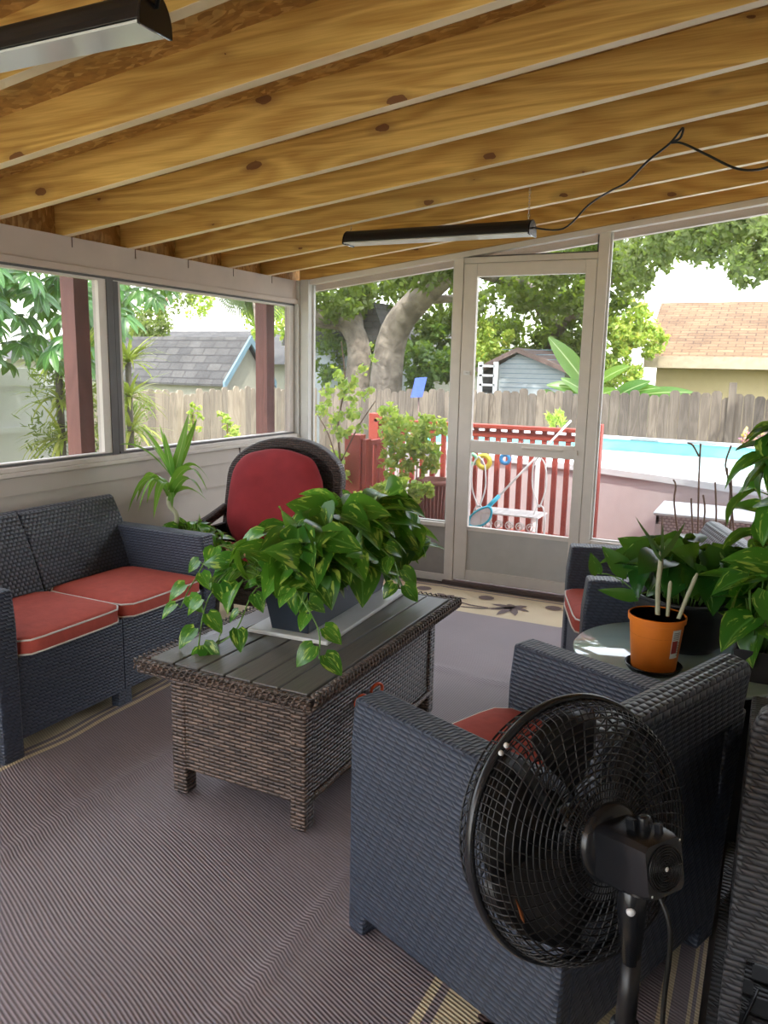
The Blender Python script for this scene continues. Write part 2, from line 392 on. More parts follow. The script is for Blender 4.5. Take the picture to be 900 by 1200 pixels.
# ceiling: OSB deck with rafters as parts
T = .138
c = MB(); c.prism([(-.45, zr(-.45) + T), (XR + .1, zr(XR + .1) + T), (XR + .1, zr(XR + .1) + T + .03), (-.45, zr(-.45) + T + .03)], YB - .3, FY + .55, 'y')
ceil = struct('ceiling', c, 'osb')
def rafter_mb():
    mb = MB(); mb.prism([(-.06, zr(-.06)), (XR - .01, zr(XR - .01)), (XR - .01, zr(XR - .01) + T), (-.06, zr(-.06) + T)], -.019, .019, 'y')
    e = .0012; mb.prism([(-.06, zr(-.06) - e), (XR - .01, zr(XR - .01) - e), (XR - .01, zr(XR - .01) + .001), (-.06, zr(-.06) + .001)], -.0185, .0185, 'y', m=1)
    return mb
raf0 = None
for k in range(0, 19):
    y = 4.375 - .4064 * k
    if raf0 is None: raf0 = rafter_mb().build('rafter', ['pine', 'pine_lit_edge'], ceil); raf0.location = (0, y, 0)
    else: q = raf0.copy(); COL.objects.link(q); q.parent = ceil; q.location = (0, y, 0)
mb = MB(); mb.prism([(.01, zr(0)), (XR - .01, zr(XR - .01)), (XR - .01, zr(XR - .01) + T), (.01, zr(0) + T)], 4.715, 4.753, 'y'); mb.build('end_rafter', 'pine', ceil)

# left wall
mb = MB(); mb.box((-.085, YB, -.0), (0, FY, .885))
wl = struct('wall_left', mb, 'siding')
g = MB(); zz = (.0, .155, .325, .495, .665, .80, .885)
for z0, z1 in zip(zz, zz[1:]):
    g.prism([(-.001, z0 + .001), (.015, z0 + .001), (.015, z0 + .006), (.003, z1), (-.001, z1)], YB, FY - .06, 'y')
g.build('lap_boards', 'siding', wl)
g = MB(); g.box((-.001, 4.02, .67), (.0135, 4.028, .80)); g.box((-.001, 4.02, .80), (.011, 4.028, .884)); g.build('siding_joint', 'dark_brown', wl)
mb = MB(); mb.box((-.09, YB, 1.835), (0.0, FY, zr(0) - .002)); hd = mb.build('header', 'header_paint', wl)
MB().box((-.095, YB, zr(0) - .002), (-.055, FY + .09, zr(0) + T - .004)).build('shadow_gap_board', 'osb', wl)  # osb tone stands for the deep shadow between the rafter ends
g = MB()
for k in range(0, 15):
    y = 4.375 - .4064 * k
    g.box((0, y + .0225, 1.915), (.0025, y + .0255, 1.960))
g.build('header_nail_stain', 'dark_brown', wl)
struct('trim_1', MB().box((-.09, YB, .885), (.028, FY - .075, .905)).box((-.09, YB, .905), (.012, FY - .075, .928)), 'sill_white', bevel=.003)
struct('trim_2', MB().box((-.02, YB, 1.806), (.014, FY - .06, 1.835)), 'header_paint', bevel=.002)
def left_window(n, y0, y1):
    f = MB(); a, b = -.055, -.015
    f.box((a, y0, .928), (b, y1, .945)); f.box((a, y0, 1.785), (b, y1, 1.806)); f.box((a, y0, .945), (b, y0 + .05, 1.785)); f.box((a, y1 - .05, .945), (b, y1, 1.785))
    w_ = struct('window_%d' % n, f, 'trim_white')
    d = MB(); d.box((b, y0 + .005, .930), (b + .008, y1 - .005, .940)); d.box((b, y0 + .001, .94), (b + .006, y0 + .03, 1.79)); d.box((b, y0, 1.795), (b + .006, y1, 1.806)); d.build('frame_edge', 'dark_frame', w_)
    MB().box((-.037, y0 + .05, .945), (-.0362, y1 - .05, 1.785)).build('screen_pane', 'screen', w_)
left_window(1, 3.03, 4.68)
left_window(2, 1.35, 2.985)
left_window(3, -.35, 1.305)
left_window(4, -2.1, -.395)
# mullions between the windows
for i, y in enumerate((2.985, 1.305, -.395)):
    struct('trim_%d' % (3 + i), MB().box((-.085, y, .928), (-.01, y + .045, 1.806)), 'dark_frame')
tag(wl, kind='structure')
# corner post
struct('trim_6', MB().box((-.085, FY - .075, .9), (.02, FY, zr(0))).box((.02, FY - .055, 0), (.085, FY, zr(.05))), 'trim_shade', bevel=.003)

# far wall
wf = MB(); wf.box((.085, FY - .01, 0), (1.125, FY + .04, .372))
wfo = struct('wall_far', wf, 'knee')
MB().box((.085, FY - .03, .372), (1.125, FY + .04, .398)).box((.085, FY - .02, 0), (1.125, FY - .01, .05)).build('sill', 'trim_white', wfo, bevel=.002)
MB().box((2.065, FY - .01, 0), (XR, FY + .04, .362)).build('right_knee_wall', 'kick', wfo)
MB().box((2.065, FY - .03, .362), (XR, FY + .04, .392)).build('sill', 'trim_white', wfo, bevel=.002)
def post(n, x0, x1): 
    struct('trim_%d' % n, MB().box((x0, FY - .025, 0), (x1, FY + .03, zr(x0))), 'trim_white', bevel=.003)
post(7, 1.125, 1.187); post(8, 2.003, 2.063); post(9, 3.35, 3.41)
struct('trim_10', MB().prism([(.02, zr(.02) - .035), (XR, zr(XR) - .035), (XR, zr(XR) - .003), (.02, zr(.02) - .003)], FY - .04, FY + .02, 'y'), 'trim_white')
struct('trim_11', MB().prism([(-.2, zr(-.2) - .07), (XR, zr(XR) - .07), (XR, zr(XR) - .03), (-.2, zr(-.2) - .03)], FY + .045, FY + .09, 'y'), 'header_paint')
struct('trim_12', MB().box((1.187, FY - .02, 2.035), (2.003, FY + .03, 2.07)), 'trim_white', bevel=.003)
for i, (x0, x1, zz, zt) in enumerate(((.085, 1.125, .398, None), (2.063, 3.35, .392, None), (3.41, XR, .392, None), (1.187, 2.003, 2.07, None))):
    mb = MB(); mb.prism([(x0 + .001, zz), (x1 - .001, zz), (x1 - .001, zr(x1) - .037), (x0 + .001, zr(x0) - .037)], FY + .008, FY + .009, 'y')
    fr = MB(); e = .012
    fr.box((x0, FY - .005, zz), (x0 + e, FY + .02, zr(x0) - .037)); fr.box((x1 - e, FY - .005, zz), (x1, FY + .02, zr(x1) - .037)); fr.box((x0, FY - .005, zz), (x1, FY + .02, zz + e * .8))
    w_ = struct('window_%d' % (5 + i), fr, 'dark_frame' if i == 3 else 'trim_shade'); mb.build('screen_pane', 'screen', w_)
# screen door
dx0, dx1 = 1.190, 2.000
d = MB(); a, b = FY - .022, FY + .014; gx0, gx1 = 1.277, 1.937
d.box((dx0, a, .03), (gx0, b, 2.032)); d.box((gx1, a, .03), (dx1, b, 2.032)); d.box((gx0, a, 1.955), (gx1, b, 2.032))
d.box((gx0, a, .873), (gx1, b, .952)); d.box((gx0, a, .365), (gx1, b, .392)); d.box((gx0, a, .03), (gx1, b, .105))
door = struct('door_1', d, 'trim_white', bevel=.003)
MB().box((gx0, a + .012, .105), (gx1, b - .004, .365)).build('kick_panel', 'kick', door)
MB().box((gx0, FY - .002, .952), (gx1, FY - .001, 1.955)).build('screen_pane', 'screen', door)
MB().box((gx0, FY - .002, .392), (gx1, FY - .001, .873)).build('screen_pane', 'screen', door)
h = MB(); h.tube([(1.62, a - .01, .925), (1.63, a - .025, .925), (1.86, a - .025, .925), (1.87, a - .01, .925)], .008); h.box((1.86, a - .014, .90), (1.96, a, .93)); h.build('handle', 'trim_white', door, bevel=.001)
MB().box((1.215, a - .012, 1.36), (1.255, a, 1.385)).tube([(1.235, a - .012, 1.372), (1.26, a - .03, 1.372)], .006).build('latch', 'white_dot', door)
struct('trim_13', MB().box((1.125, FY - .05, -.003), (2.063, FY + .05, .018)), 'dark_brown')
# right wall of the house and back end
struct('wall_right', MB().box((XR, YB, -.1), (XR + .15, FY + .1, 2.75)), 'siding')
bk = MB(); bk.box((-.05, YB, 0), (XR, YB + .05, .4)); bk.box((2.75, YB, .4), (XR, YB + .05, 2.6))  # solid right part added out of view to block light from behind
struct('wall_back_lightblock', bk, 'siding')
for i, x in enumerate((.0, 1.4, 2.8)):
    struct('trim_%d' % (14 + i), MB().box((x, YB, .4), (x + .06, YB + .05, zr(x))), 'trim_white')

# ------------------------------------------------------------------ rug
def rugz(x, y):
    z = .006
    z += .010 * math.exp(-((x - 1.16 - .01 * sin(3 * y)) / .022) ** 2) * (1 if y < 2.2 else .3)
    z += .012 * math.exp(-((x - 2.065 - .008 * sin(5 * y)) / .014) ** 2) * (1 if y < 1.8 else .4)
    z += .010 * math.exp(-((y - 3.30 + .12 * (x - 1.6)) / .018) ** 2) + .006 * math.exp(-((y - 2.55) / .03) ** 2)
    if x < .85: z += .008 * math.exp(-((x - .73) / .05) ** 2) * (sin(9 * y) * .5 + .5)
    return z
rx0, rx1, ry0, ry1 = .12, 2.985, -.9, 4.66
xs = sorted(set([rx0, .68, .70, .715, .735, .755, 2.425, 2.447, 2.468, 2.90, 2.925, 2.960, 2.968, 2.976, rx1] + [rx0 + (rx1 - rx0) * i / 110 for i in range(111)]))
ys = sorted(set([ry0, 4.17, 4.60, 4.62, 4.64, ry1] + [ry0 + (ry1 - ry0) * i / 150 for i in range(151)]))
wob = lambda x, y: (x + (.006 * sin(7 * y) + .004 * sin(17 * y)) * (1 if x < .8 else 0), y)
mb = MB(); nx, ny = len(xs), len(ys)
vs = []
for x in xs:
    for y in ys: X, Y = wob(x, y); vs.append((X, Y, rugz(x, y)))
def rc(x, y):
    if y > 4.17: return 0 if 4.60 < y < 4.62 or y > 4.64 else 1
    if x > 2.425:
        if x < 2.447: return 1
        if x < 2.468: return 0
        if x < 2.86: return 1
        if 2.90 < x < 2.925: return 1
        if x > 2.960 and x < 2.968 or x > 2.976: return 1
        return 0
    if x < .755:
        if x > .735: return 1
        if x > .715: return 0
        if x > .70: return 1
        if x > .68: return 0
        return 1
    return 0
for i in range(nx - 1):
    for j in range(ny - 1):
        b = i * ny + j; mb.f.append((b, b + ny, b + ny + 1, b + 1)); mb.mi.append(rc((xs[i] + xs[i + 1]) / 2, (ys[j] + ys[j + 1]) / 2)); mb.sm.append(True)
mb.v = vs
def motif(cx, cy, s, rz, fl=1):
    def P(u, v): 
        u *= fl; X, Y = cx + s * (u * cos(rz) - v * sin(rz)), cy + s * (u * sin(rz) + v * cos(rz)); return (X, Y, rugz(X, Y) + .0025)
    tr = [(-1.2, -.55), (-.7, -.45), (-.3, -.2), (0, .0)]                 # trunk
    for i in range(3):
        (a0, b0), (a1, b1) = tr[i], tr[i + 1]; mb.add([P(a0, b0 - .05), P(a1, b1 - .05), P(a1, b1 + .04), P(a0, b0 + .04)], [(0, 1, 2, 3)], 2)
    for k in range(7):
        a = .2 + k * .85; L = .62 if k % 2 else .5
        pts = [(cos(a) * L * t, sin(a) * L * t - .18 * t * t) for t in (0, .35, .7, 1)]
        for i in range(3):
            (a0, b0), (a1, b1) = pts[i], pts[i + 1]; w0 = (.03, .11, .09, .0)[i]; w1 = (.03, .11, .09, .0)[i + 1]
            px, py = -sin(a), cos(a)
            mb.add([P(a0 - px * w0, b0 - py * w0), P(a1 - px * w1, b1 - py * w1), P(a1 + px * w1, b1 + py * w1), P(a0 + px * w0, b0 + py * w0)], [(0, 1, 2, 3)], 2)
for i in range(7):
    motif(.45 + i * .42, 4.38, .23, .1 * (i % 3), 1 if i % 2 else -1)
    mb.add([(.25 + i * .42 + .05 * cos(a), 4.50 + .045 * sin(a), .010) for a in (j * pi / 5 for j in range(10))], [tuple(range(10))], 2)
motif(2.60, 1.44, .15, .9)
for i in range(9):
    motif(2.66, .15 + i * .44, .19, pi / 2 + .2 * (i % 2), 1 if i % 2 else -1)
rug = mb.build('area_rug', ['rug_brown', 'rug_beige', 'rug_motif'])
tag(rug, 'large ribbed brown outdoor rug with beige palm tree border covering the floor', 'rug')

# rubber floor mat right of the rug, with puzzle teeth
mb = MB(); mb.box((3.0, -.6, -.002), (4.15, 3.1, .010))
mt = mb.build('rubber_floor_mat', 'rubber_tread'); tag(mt, 'black textured rubber mat on the floor along the right edge of the rug', 'floor mat')
mb = MB()
for i in range(16):
    y = .3 + i * .11; mb.box((3.085, y, .0105), (3.125, y + .05, .0135)); mb.box((3.055, y + .055, .0105), (3.09, y + .10, .0135))
tm = mb.build('puzzle_edge', 'rubber_mat', mt)

# ------------------------------------------------------------------ outdoor lounge seats (moulded weave)
def seat_unit(name, label, cat, W, n, loc, rz, group=None):
    """local: x across the width, y depth towards the back, z up; origin at front left floor corner"""
    t = thing(name, label, cat, loc, rz, group); A = .085; D = .63; H = .62
    for x0 in (0, W - A):          # arm panels with feet cut out
        poly = [(0, 0), (.055, 0), (.06, .055), (D - .10, .055), (D - .095, 0), (D - .01, 0), (D + .0, .30), (D + .015, H), (.012, H), (.0, .5)]
        MB().prism(poly, x0, x0 + A, 'x').build('arm_panel', 'navy_weave', t, bevel=.010)
    mod = (W - 2 * A) / n
    for i in range(n):
        x0 = A + i * mod + .001; x1 = A + (i + 1) * mod - .001
        MB().box((x0, .012, .065), (x1, .05, .37)).box((x0, .05, .33), (x1, D - .06, .37)).build('front_panel', 'navy_weave', t, bevel=.004)
        # curved leaning backrest
        prof = [(D - .20, .37), (D - .155, .50), (D - .10, .64), (D - .045, .745), (D - .025, .757), (D + .02, .747), (D + .03, .725), (D + .02, .61), (D + .002, .585), (D + .0, .30), (D - .005, .07), (D - .04, .07), (D - .045, .30)]
        b = MB(); b.prism(prof, x0 - (.05 if i == 0 else 0), x1 + (.05 if i == n - 1 else 0), 'x')
        
        for j in range(5, 13): b.mi[2 + j] = 1
        bo = b.build('backrest', ['navy_back', 'navy_weave'], t, bevel=.008)
    for i in range(1, n):
        x = A + i * mod; MB().box((x - .035, .010, 0), (x + .035, .055, .07)).build('middle_foot', 'navy_weave', t, bevel=.004)
    return t, A, mod, D
def cushion(x0, x1, y0, y1, z, th, label, group, par_m, rnd=.03):
    t = MB(); nx = ny = 12; vs = []; fs = []
    def outline(k, N=48):
        pass
    N = 40; ring = []
    hx, hy = (x1 - x0) / 2, (y1 - y0) / 2; cx, cy = (x0 + x1) / 2, (y0 + y1) / 2; e = 9
    for k in range(N):
        a = 2 * pi * (k + .5) / N; c_, s_ = cos(a), sin(a); q = (abs(c_) ** e + abs(s_) ** e) ** (-1 / e); ring.append((q * c_, q * s_))
    lv = [(.985, 0), (1.0, .15), (1.0, .8), (.985, 1.0), (.93, 1.08), (.75, 1.22), (.4, 1.32), (.0001, 1.36)]
    for (sc, h_) in lv:
        for (u, v) in ring: vs.append((cx + u * hx * sc, cy + v * hy * sc, z + th * h_ * .8))
    M_ = len(lv)
    for i in range(M_ - 1):
        for k in range(N): fs.append((i * N + k, i * N + (k + 1) % N, (i + 1) * N + (k + 1) % N, (i + 1) * N + k))
    fs.append(tuple(range(N - 1, -1, -1)))
    t.add(vs, fs, 0, True)
    o = t.build('seat_cushion', 'cushion_red', None); o.matrix_world = par_m; tag(o, label, 'cushion', group)
    for hz_ in (.06, .92):
        p = MB(); p.tube([(cx + u * hx * 1.002, cy + v * hy * 1.002, z + th * hz_ * .8) for u, v in ring], .0035, 6, closed=True); p.build('piping', 'piping', o)
    return o
# sofa: local x -> world -y ; front faces +x.  local x axis along +y would flip, so rotate 90deg: local x=+y, local y=-x
sofa, A, mod, D = seat_unit('wicker_sofa', 'dark navy woven two-seat sofa against the left wall with two red seat cushions', 'sofa', 1.165, 2, (.735, 1.69, .006), pi / 2)
Ms = Matrix.Translation((.735, 1.69, .006)) @ Matrix.Rotation(pi / 2, 4, 'Z')
for i, l in enumerate(('red seat cushion with white piping on the sofa half nearest the camera', 'red seat cushion with white piping on the sofa half nearest the potted plants')):
    cushion(A + i * mod + .004, A + (i + 1) * mod - .004, -.012, D - .17, .37, .075, l, 'sofa cushions', Ms)
# armchair in front, seen from its side
u1 = Vector((.37, .93)).normalized(); rz1 = math.atan2(u1.y, u1.x)
# local x along u1, local y along (u1 rotated +90deg) -> must be the other way, so the origin is the far corner and x runs back
def armchair(px, py, ux, uy, W, label, cl):
    # (px,py): front corner on the viewer's side, (ux,uy): direction along the front; depth goes to the right of it
    u = Vector((ux, uy)).normalized(); o = Vector((px, py)) + u * W; r = math.atan2(-u.y, -u.x)
    t, A, mod, D = seat_unit('wicker_armchair', label, 'armchair', W, 1, (o.x, o.y, .008), r, 'armchairs')
    M_ = Matrix.Translation((o.x, o.y, .008)) @ Matrix.Rotation(r, 4, 'Z')
    cushion(A + .004, A + mod - .004, -.015, D - .17, .37, .075, cl, 'armchair cushions', M_)
    return t
armchair(2.165, 1.555, .37, .93, .68, 'dark navy woven armchair in the foreground beside the fan', 'red cushion in the armchair behind the fan')
armchair(2.425, 2.91, -.33, .94, .66, 'dark navy woven armchair standing beside the screen door', 'red cushion with white piping in the armchair by the door')

# grey woven chair at the right edge of the picture
t = thing('woven_chair', 'grey woven chair cut off by the right edge of the picture', 'chair', (3.022, 1.62, .011))
MB().prism([(0, .20), (.60, .20), (.60, .72), (.55, .765), (.06, .765), (.015, .74), (.0, .69)], 0, .05, 'y').build('backrest', 'grey_weave', t, bevel=.012)
for x0 in (.0, .55): MB().prism([(.05, .20), (.56, .20), (.56, .56), (.50, .585), (.05, .60)], x0, x0 + .05, 'x').build('arm_panel', 'grey_weave', t, bevel=.01)
MB().box((.05, .05, .30), (.55, .54, .36)).box((.05, .50, .20), (.55, .54, .31)).build('seat', 'grey_weave', t, bevel=.006)
for x0 in (.0, .56):
    for y0 in (.0, .52): MB().box((x0, y0, 0), (x0 + .04, y0 + .04, .21)).build('leg', 'grey_weave', t, bevel=.003)

# ------------------------------------------------------------------ coffee table
ct = thing('coffee_table', 'brown wicker coffee table with dark slatted top in the middle of the rug', 'coffee table', (1.60, 2.33, .0))
X0, X1, Y0, Y1 = -.25, .26, -.49, .50; TZ = .48
def ctleg(x, y):
    MB().box((x - .028, y - .028, .012), (x + .028, y + .028, .44)).build('leg', 'table_wicker', ct, bevel=.008)
for x in (X0 + .028, X1 - .028):
    for y in (Y0 + .028, Y1 - .028): ctleg(x, y)
MB().box((X0 + .05, Y0 + .006, .10), (X1 - .05, Y0 + .04, .44)).build('end_panel', 'table_wicker', ct, bevel=.004)
MB().box((X0 + .05, Y1 - .04, .10), (X1 - .05, Y1 - .006, .44)).build('end_panel', 'table_wicker', ct, bevel=.004)
MB().box((X1 - .04, Y0 + .05, .10), (X1 - .008, Y1 - .05, .44)).build('side_panel', 'table_wicker', ct, bevel=.004)
MB().box((X0 + .008, Y0 + .05, .10), (X0 + .04, Y1 - .05, .44)).build('side_panel', 'table_wicker', ct, bevel=.004)
mb = MB(); mb.tube([(X1 - .004, Y0 + .05, .105), (X1 - .004, Y1 - .05, .105)], .010); mb.build('bottom_rail', 'table_wicker', ct)
tx0, tx1, ty0, ty1 = -.32, .325, -.565, .575
mb = MB(); mb.box((tx0, ty0, TZ - .045), (tx1, ty0 + .03, TZ)); mb.box((tx0, ty1 - .03, TZ - .045), (tx1, ty1, TZ)); mb.box((tx0, ty0 + .03, TZ - .045), (tx0 + .03, ty1 - .03, TZ)); mb.box((tx1 - .03, ty0 + .03, TZ - .045), (tx1, ty1 - .03, TZ))
mb.box((tx0 + .02, ty0 + .02, TZ - .05), (tx1 - .02, ty1 - .02, TZ - .02)); mb.build('top_frame', 'table_wicker', ct, bevel=.010)
# braided rim: short woven turns around the edge
mb = MB()
def braid(p, q, k=.9):
    p, q = Vector(p), Vector(q); L = (q - p).length; n = int(L / .021)
    dd = (q - p).normalized(); out = dd.cross(Vector((0, 0, 1)))
    for i in range(n):
        c_ = p + dd * (L * (i + .5) / n)
        mb.tube([c_ - dd * .010 + out * .006 + Vector((0, 0, -.030)), c_ + out * .012 + Vector((0, 0, -.012)), c_ + dd * .008 + out * .006 + Vector((0, 0, .003)), c_ + dd * .012 - out * .010 + Vector((0, 0, .004))], [.005 * k, .0072 * k, .0065 * k, .004 * k], 6)
braid((tx0, ty0, TZ), (tx1, ty0, TZ), .5); braid((tx1, ty0, TZ), (tx1, ty1, TZ)); braid((tx1, ty1, TZ), (tx0, ty1, TZ), .5); braid((tx0, ty1, TZ), (tx0, ty0, TZ), .5)
mb.build('braided_rim', 'table_wicker', ct)
n = 6; wdt = (tx1 - tx0 - .06) / n
for i in range(n):
    MB().box((tx0 + .03 + i * wdt + .0035, ty0 + .032, TZ - .018), (tx0 + .03 + (i + 1) * wdt - .0035, ty1 - .032, TZ + .002)).build('slat', 'table_slat', ct, bevel=.003)
# pruning scissors tucked in the side
t = thing('scissors', 'orange-handled scissors stuck in the right side of the wicker coffee table', 'scissors', (1.868, 2.17, .335))
for dy in (-.035, .075):
    MB().tube([(.022 + .008 * cos(a), dy + .026 * cos(a), -.008 + .022 * sin(a)) for a in (2 * pi * k / 16 for k in range(16))], .0055, 6, closed=True).build('handle', 'scissor_orange', t)
MB().box((-.02, -.01, -.012), (.016, .05, -.006)).build('scissor_blade', 'chrome', t)

# ------------------------------------------------------------------ plants
def petiole(mb, a, b, r=.0022, m=0, up=.05):
    a, b = Vector(a), Vector(b); mid = (a + b) / 2 + Vector((0, 0, up)); mb.tube(bez(a, mid, b, 5), r, 5, m)
def pothos(parent, fol, stm, src, n, cen, rad, L0, L1, rnd, mat='pothos_leaf', low=-.15, up=.05, out_c=None):
    """leaves over a dome: cen, rad = ellipsoid, src = function giving a root point"""
    for i in range(n):
        while 1:
            d = rv(rnd)
            if d.z > low: break
        k = rnd.uniform(.55, 1.0) ** .6
        p = Vector((cen[0] + d.x * rad[0] * k, cen[1] + d.y * rad[1] * k, cen[2] + d.z * rad[2] * k))
        L = rnd.uniform(L0, L1); outd = Vector((d.x / 1.0, d.y / 1.0, 0)); 
        if outd.length < .2: outd = Vector((rnd.uniform(-1, 1), rnd.uniform(-1, 1), 0))
        outd.normalize(); dr = outd * rnd.uniform(.4, 1.0) + Vector((rnd.uniform(-.5, .5), rnd.uniform(-.5, .5), rnd.uniform(-.9, .5)))
        nn = Vector((0, 0, 1)) * rnd.uniform(.4, 1.1) + outd * rnd.uniform(.3, 1.0) + Vector((rnd.uniform(-.35, .35), rnd.uniform(-.35, .35), 0))
        fol.leaf(p, dr, nn, L, L * rnd.uniform(.78, .94), rnd.uniform(.15, .5), rnd.uniform(.08, .25))
        petiole(stm, src(p), p, .0022, 0, up)
def vine(fol, stm, pts, rnd, step=.05, L=(.06, .09), r=.0026):
    path = smooth_path(pts, 8); stm.tube(path, r, 5); acc = 0; sgn = 1
    for i in range(1, len(path)):
        acc += (path[i] - path[i - 1]).length
        if acc > step or i == len(path) - 1:
            acc = 0; sgn = -sgn; t = (path[i] - path[i - 1]).normalized(); sd_ = t.cross(Vector((0, 0, 1)))
            if sd_.length < .1: sd_ = Vector((rnd.uniform(-1, 1), rnd.uniform(-1, 1), 0))
            sd_.normalize(); q = path[i] + sd_ * sgn * .018 + Vector((0, 0, .012)); stm.tube([path[i], q], .0018, 5)
            l = rnd.uniform(*L); fol.leaf(q, sd_ * sgn * .8 + t * .6 + Vector((0, 0, -.35)), Vector((rnd.uniform(-.2, .5), -.7, .9)), l, l * .78, .3, .12)
# tray and planter on the coffee table
t = MB(); t.box((-.157, -.35, 0), (.157, .35, .016))
tr = t.build('marble_tray', 'marble', None, bevel=.005); tr.location = (1.572, 2.50, TZ + .003); tr.rotation_euler = (0, 0, math.radians(3))
tag(tr, 'long white marble tray on the slatted coffee table under the black planter', 'tray')
pl = thing('pothos_planter', 'leafy green pothos with trailing vines in a long black planter on the coffee table', 'potted plant', (1.565, 2.50, TZ + .0195), math.radians(3))
def boxpot(name, par, bx, by, tx, ty, h, mat, th=.006):
    mb = MB(); o = [(-bx, -by, 0), (bx, -by, 0), (bx, by, 0), (-bx, by, 0)]; tp = [(-tx, -ty, h), (tx, -ty, h), (tx, ty, h), (-tx, ty, h)]
    ti = [(-tx + th, -ty + th, h), (tx - th, -ty + th, h), (tx - th, ty - th, h), (-tx + th, ty - th, h)]; bi = [(x * .93, y * .97, .01) for x, y, z in o]
    mb.add(o + tp + ti + bi, [(3, 2, 1, 0)] + [(i, (i + 1) % 4, 4 + (i + 1) % 4, 4 + i) for i in range(4)] + [(4 + i, 4 + (i + 1) % 4, 8 + (i + 1) % 4, 8 + i) for i in range(4)] + [(8 + i, 8 + (i + 1) % 4, 12 + (i + 1) % 4, 12 + i) for i in range(4)] + [(12, 13, 14, 15)])
    mb.build(name, mat, par, bevel=.004)
boxpot('planter_box', pl, .072, .315, .090, .345, .155, 'blue_grey_plastic')
MB().box((-.078, -.33, .12), (.078, .33, .13)).build('soil', 'soil', pl)
rn = random.Random(5); fol = MB(); stm = MB()
src = lambda p: (max(-.06, min(.06, p.x * .4)), max(-.3, min(.3, p.y * .85)), .13)
pothos(pl, fol, stm, src, 95, (0, 0, .20), (.19, .40, .22), .115, .17, rn, low=-.05)
pothos(pl, fol, stm, src, 42, (0.03, 0.30, .20), (.20, .18, .20), .11, .155, rn, low=-.1)
pothos(pl, fol, stm, src, 40, (-.08, -.27, .16), (.20, .12, .17), .09, .14, rn, low=-.1)
inv = Matrix.Rotation(-math.radians(3), 4, 'Z') @ Matrix.Translation((-1.565, -2.50, -(TZ + .0195)))
def L(px, py, Y): return inv @ at(px, py, Y)
vine(fol, stm, [(-.02, -.3, .14), L(262, 640, 2.25), L(228, 680, 2.12), L(212, 712, 2.0)], rn)
vine(fol, stm, [(-.04, -.25, .14), L(285, 660, 2.2), L(245, 700, 2.05), L(232, 760, 1.9)], rn)
vine(fol, stm, [(-.05, -.28, .14), L(300, 690, 2.1), L(275, 740, 1.98), L(240, 762, 1.93)], rn, L=(.05, .08))
vine(fol, stm, [(.03, -.32, .14), L(345, 690, 2.1), L(372, 735, 2.0), L(374, 772, 1.93)], rn, L=(.06, .085))
vine(fol, stm, [(.03, .2, .14), L(440, 640, 2.5), L(462, 660, 2.45), L(468, 690, 2.4)], rn, L=(.06, .085))
fol.build('foliage', 'pothos_leaf', pl); stm.build('stems', 'stem_green', pl)

# dracaena in a dark pot between sofa and red chair
def roundpot(par, r0, r1, h, mat, name='pot', inside=None, soilz=.85, rim=.004):
    mb = MB(); mb.lathe([(r0, 0), (r0 + (r1 - r0) * .9, h * .9), (r1 + rim, h * .9), (r1 + rim, h), (r1 - .006, h), (r0 * .9, .02)], 36, smooth=True)
    o = mb.build(name, mat, par); o.modifiers.new('e', 'EDGE_SPLIT').split_angle = math.radians(40)
    MB().lathe([(.001, h * soilz), (r0 + (r1 - r0) * soilz - .008, h * soilz)], 24).build('soil', 'soil', par); return o
dp = at(243, 660, 3.15)
dr = thing('dracaena_plant', 'striped green dracaena with arching strap leaves in a dark pot beside the sofa', 'potted plant', (.20, 2.985, .008))
roundpot(dr, .08, .11, .38, 'grey_pot')
M0 = Matrix.Translation((-.20, -2.985, -.008))
def L(px, py, Y): return M0 @ at(px, py, Y)
fol = MB(); stm = MB(); dfol = fol
base = Vector((.02, 0, .32)); crown = L(202, 560, 2.98); low = L(198, 590, 2.98)
stm.tube(smooth_path([base, L(207, 612, 2.98), low, crown], 5), [.012] * 16, 8)
def blade(a, b, W, sag, f=fol):
    a, b = Vector(a), Vector(b)
    if f is dfol: b.x = max(b.x, -.175)
    d_ = b - a; n_ = 9; side = d_.cross(Vector((0, .6, 1))).normalized(); vs = []; uv = []; fs = []
    for i in range(n_ + 1):
        t_ = i / n_; p = a + d_ * t_ + Vector((0, 0, sag * 4 * t_ * (1 - t_))); w_ = W * .5 * min(1, .4 + t_ * 3) * (1 - t_ ** 2.6) + .0005
        for s_ in (-1, 0, 1): vs.append(p + side * (s_ * w_) + Vector((0, 0, abs(s_) * w_ * .35)))
    for i in range(n_):
        for k in range(2): fs.append((i * 3 + k, i * 3 + k + 1, i * 3 + k + 4, i * 3 + k + 3)); uv.append([(k / 2, i / n_), (k / 2 + .5, i / n_), (k / 2 + .5, (i + 1) / n_), (k / 2, (i + 1) / n_)])
    f.add(vs, fs, 0, True, None, uv)
for (px, py, dy, sg, wd) in ((140, 521, -.05, .05, .046), (150, 492, .05, .03, .046), (187, 497, .0, .0, .046), (192, 507, -.08, .0, .048), (221, 484, .02, -.02, .048), (231, 490, .1, -.01, .046),
                         (165, 500, -.12, .03, .048)):
    blade(crown, L(px, py, 2.98 + dy), wd, sg)
for (px, py, dy, sg, wd) in ((150, 600, -.05, .13, .046), (162, 600, -.16, .12, .046), (180, 608, -.2, .09, .046), (202, 596, -.22, .05, .046), (246, 565, .1, .12, .048), (243, 575, -.08, .12, .048), (238, 580, -.15, .10, .046), (243, 587, .0, .05, .046), (160, 588, .12, .12, .048), (172, 590, .05, .1, .048), (238, 560, .16, .1, .028)):
    blade(low + Vector((0, 0, R_.uniform(-.02, .08))), L(px, py, 2.98 + dy), wd, sg)
fol.build('foliage', 'dracaena_leaf', dr); stm.build('stem', 'stem_pale', dr)
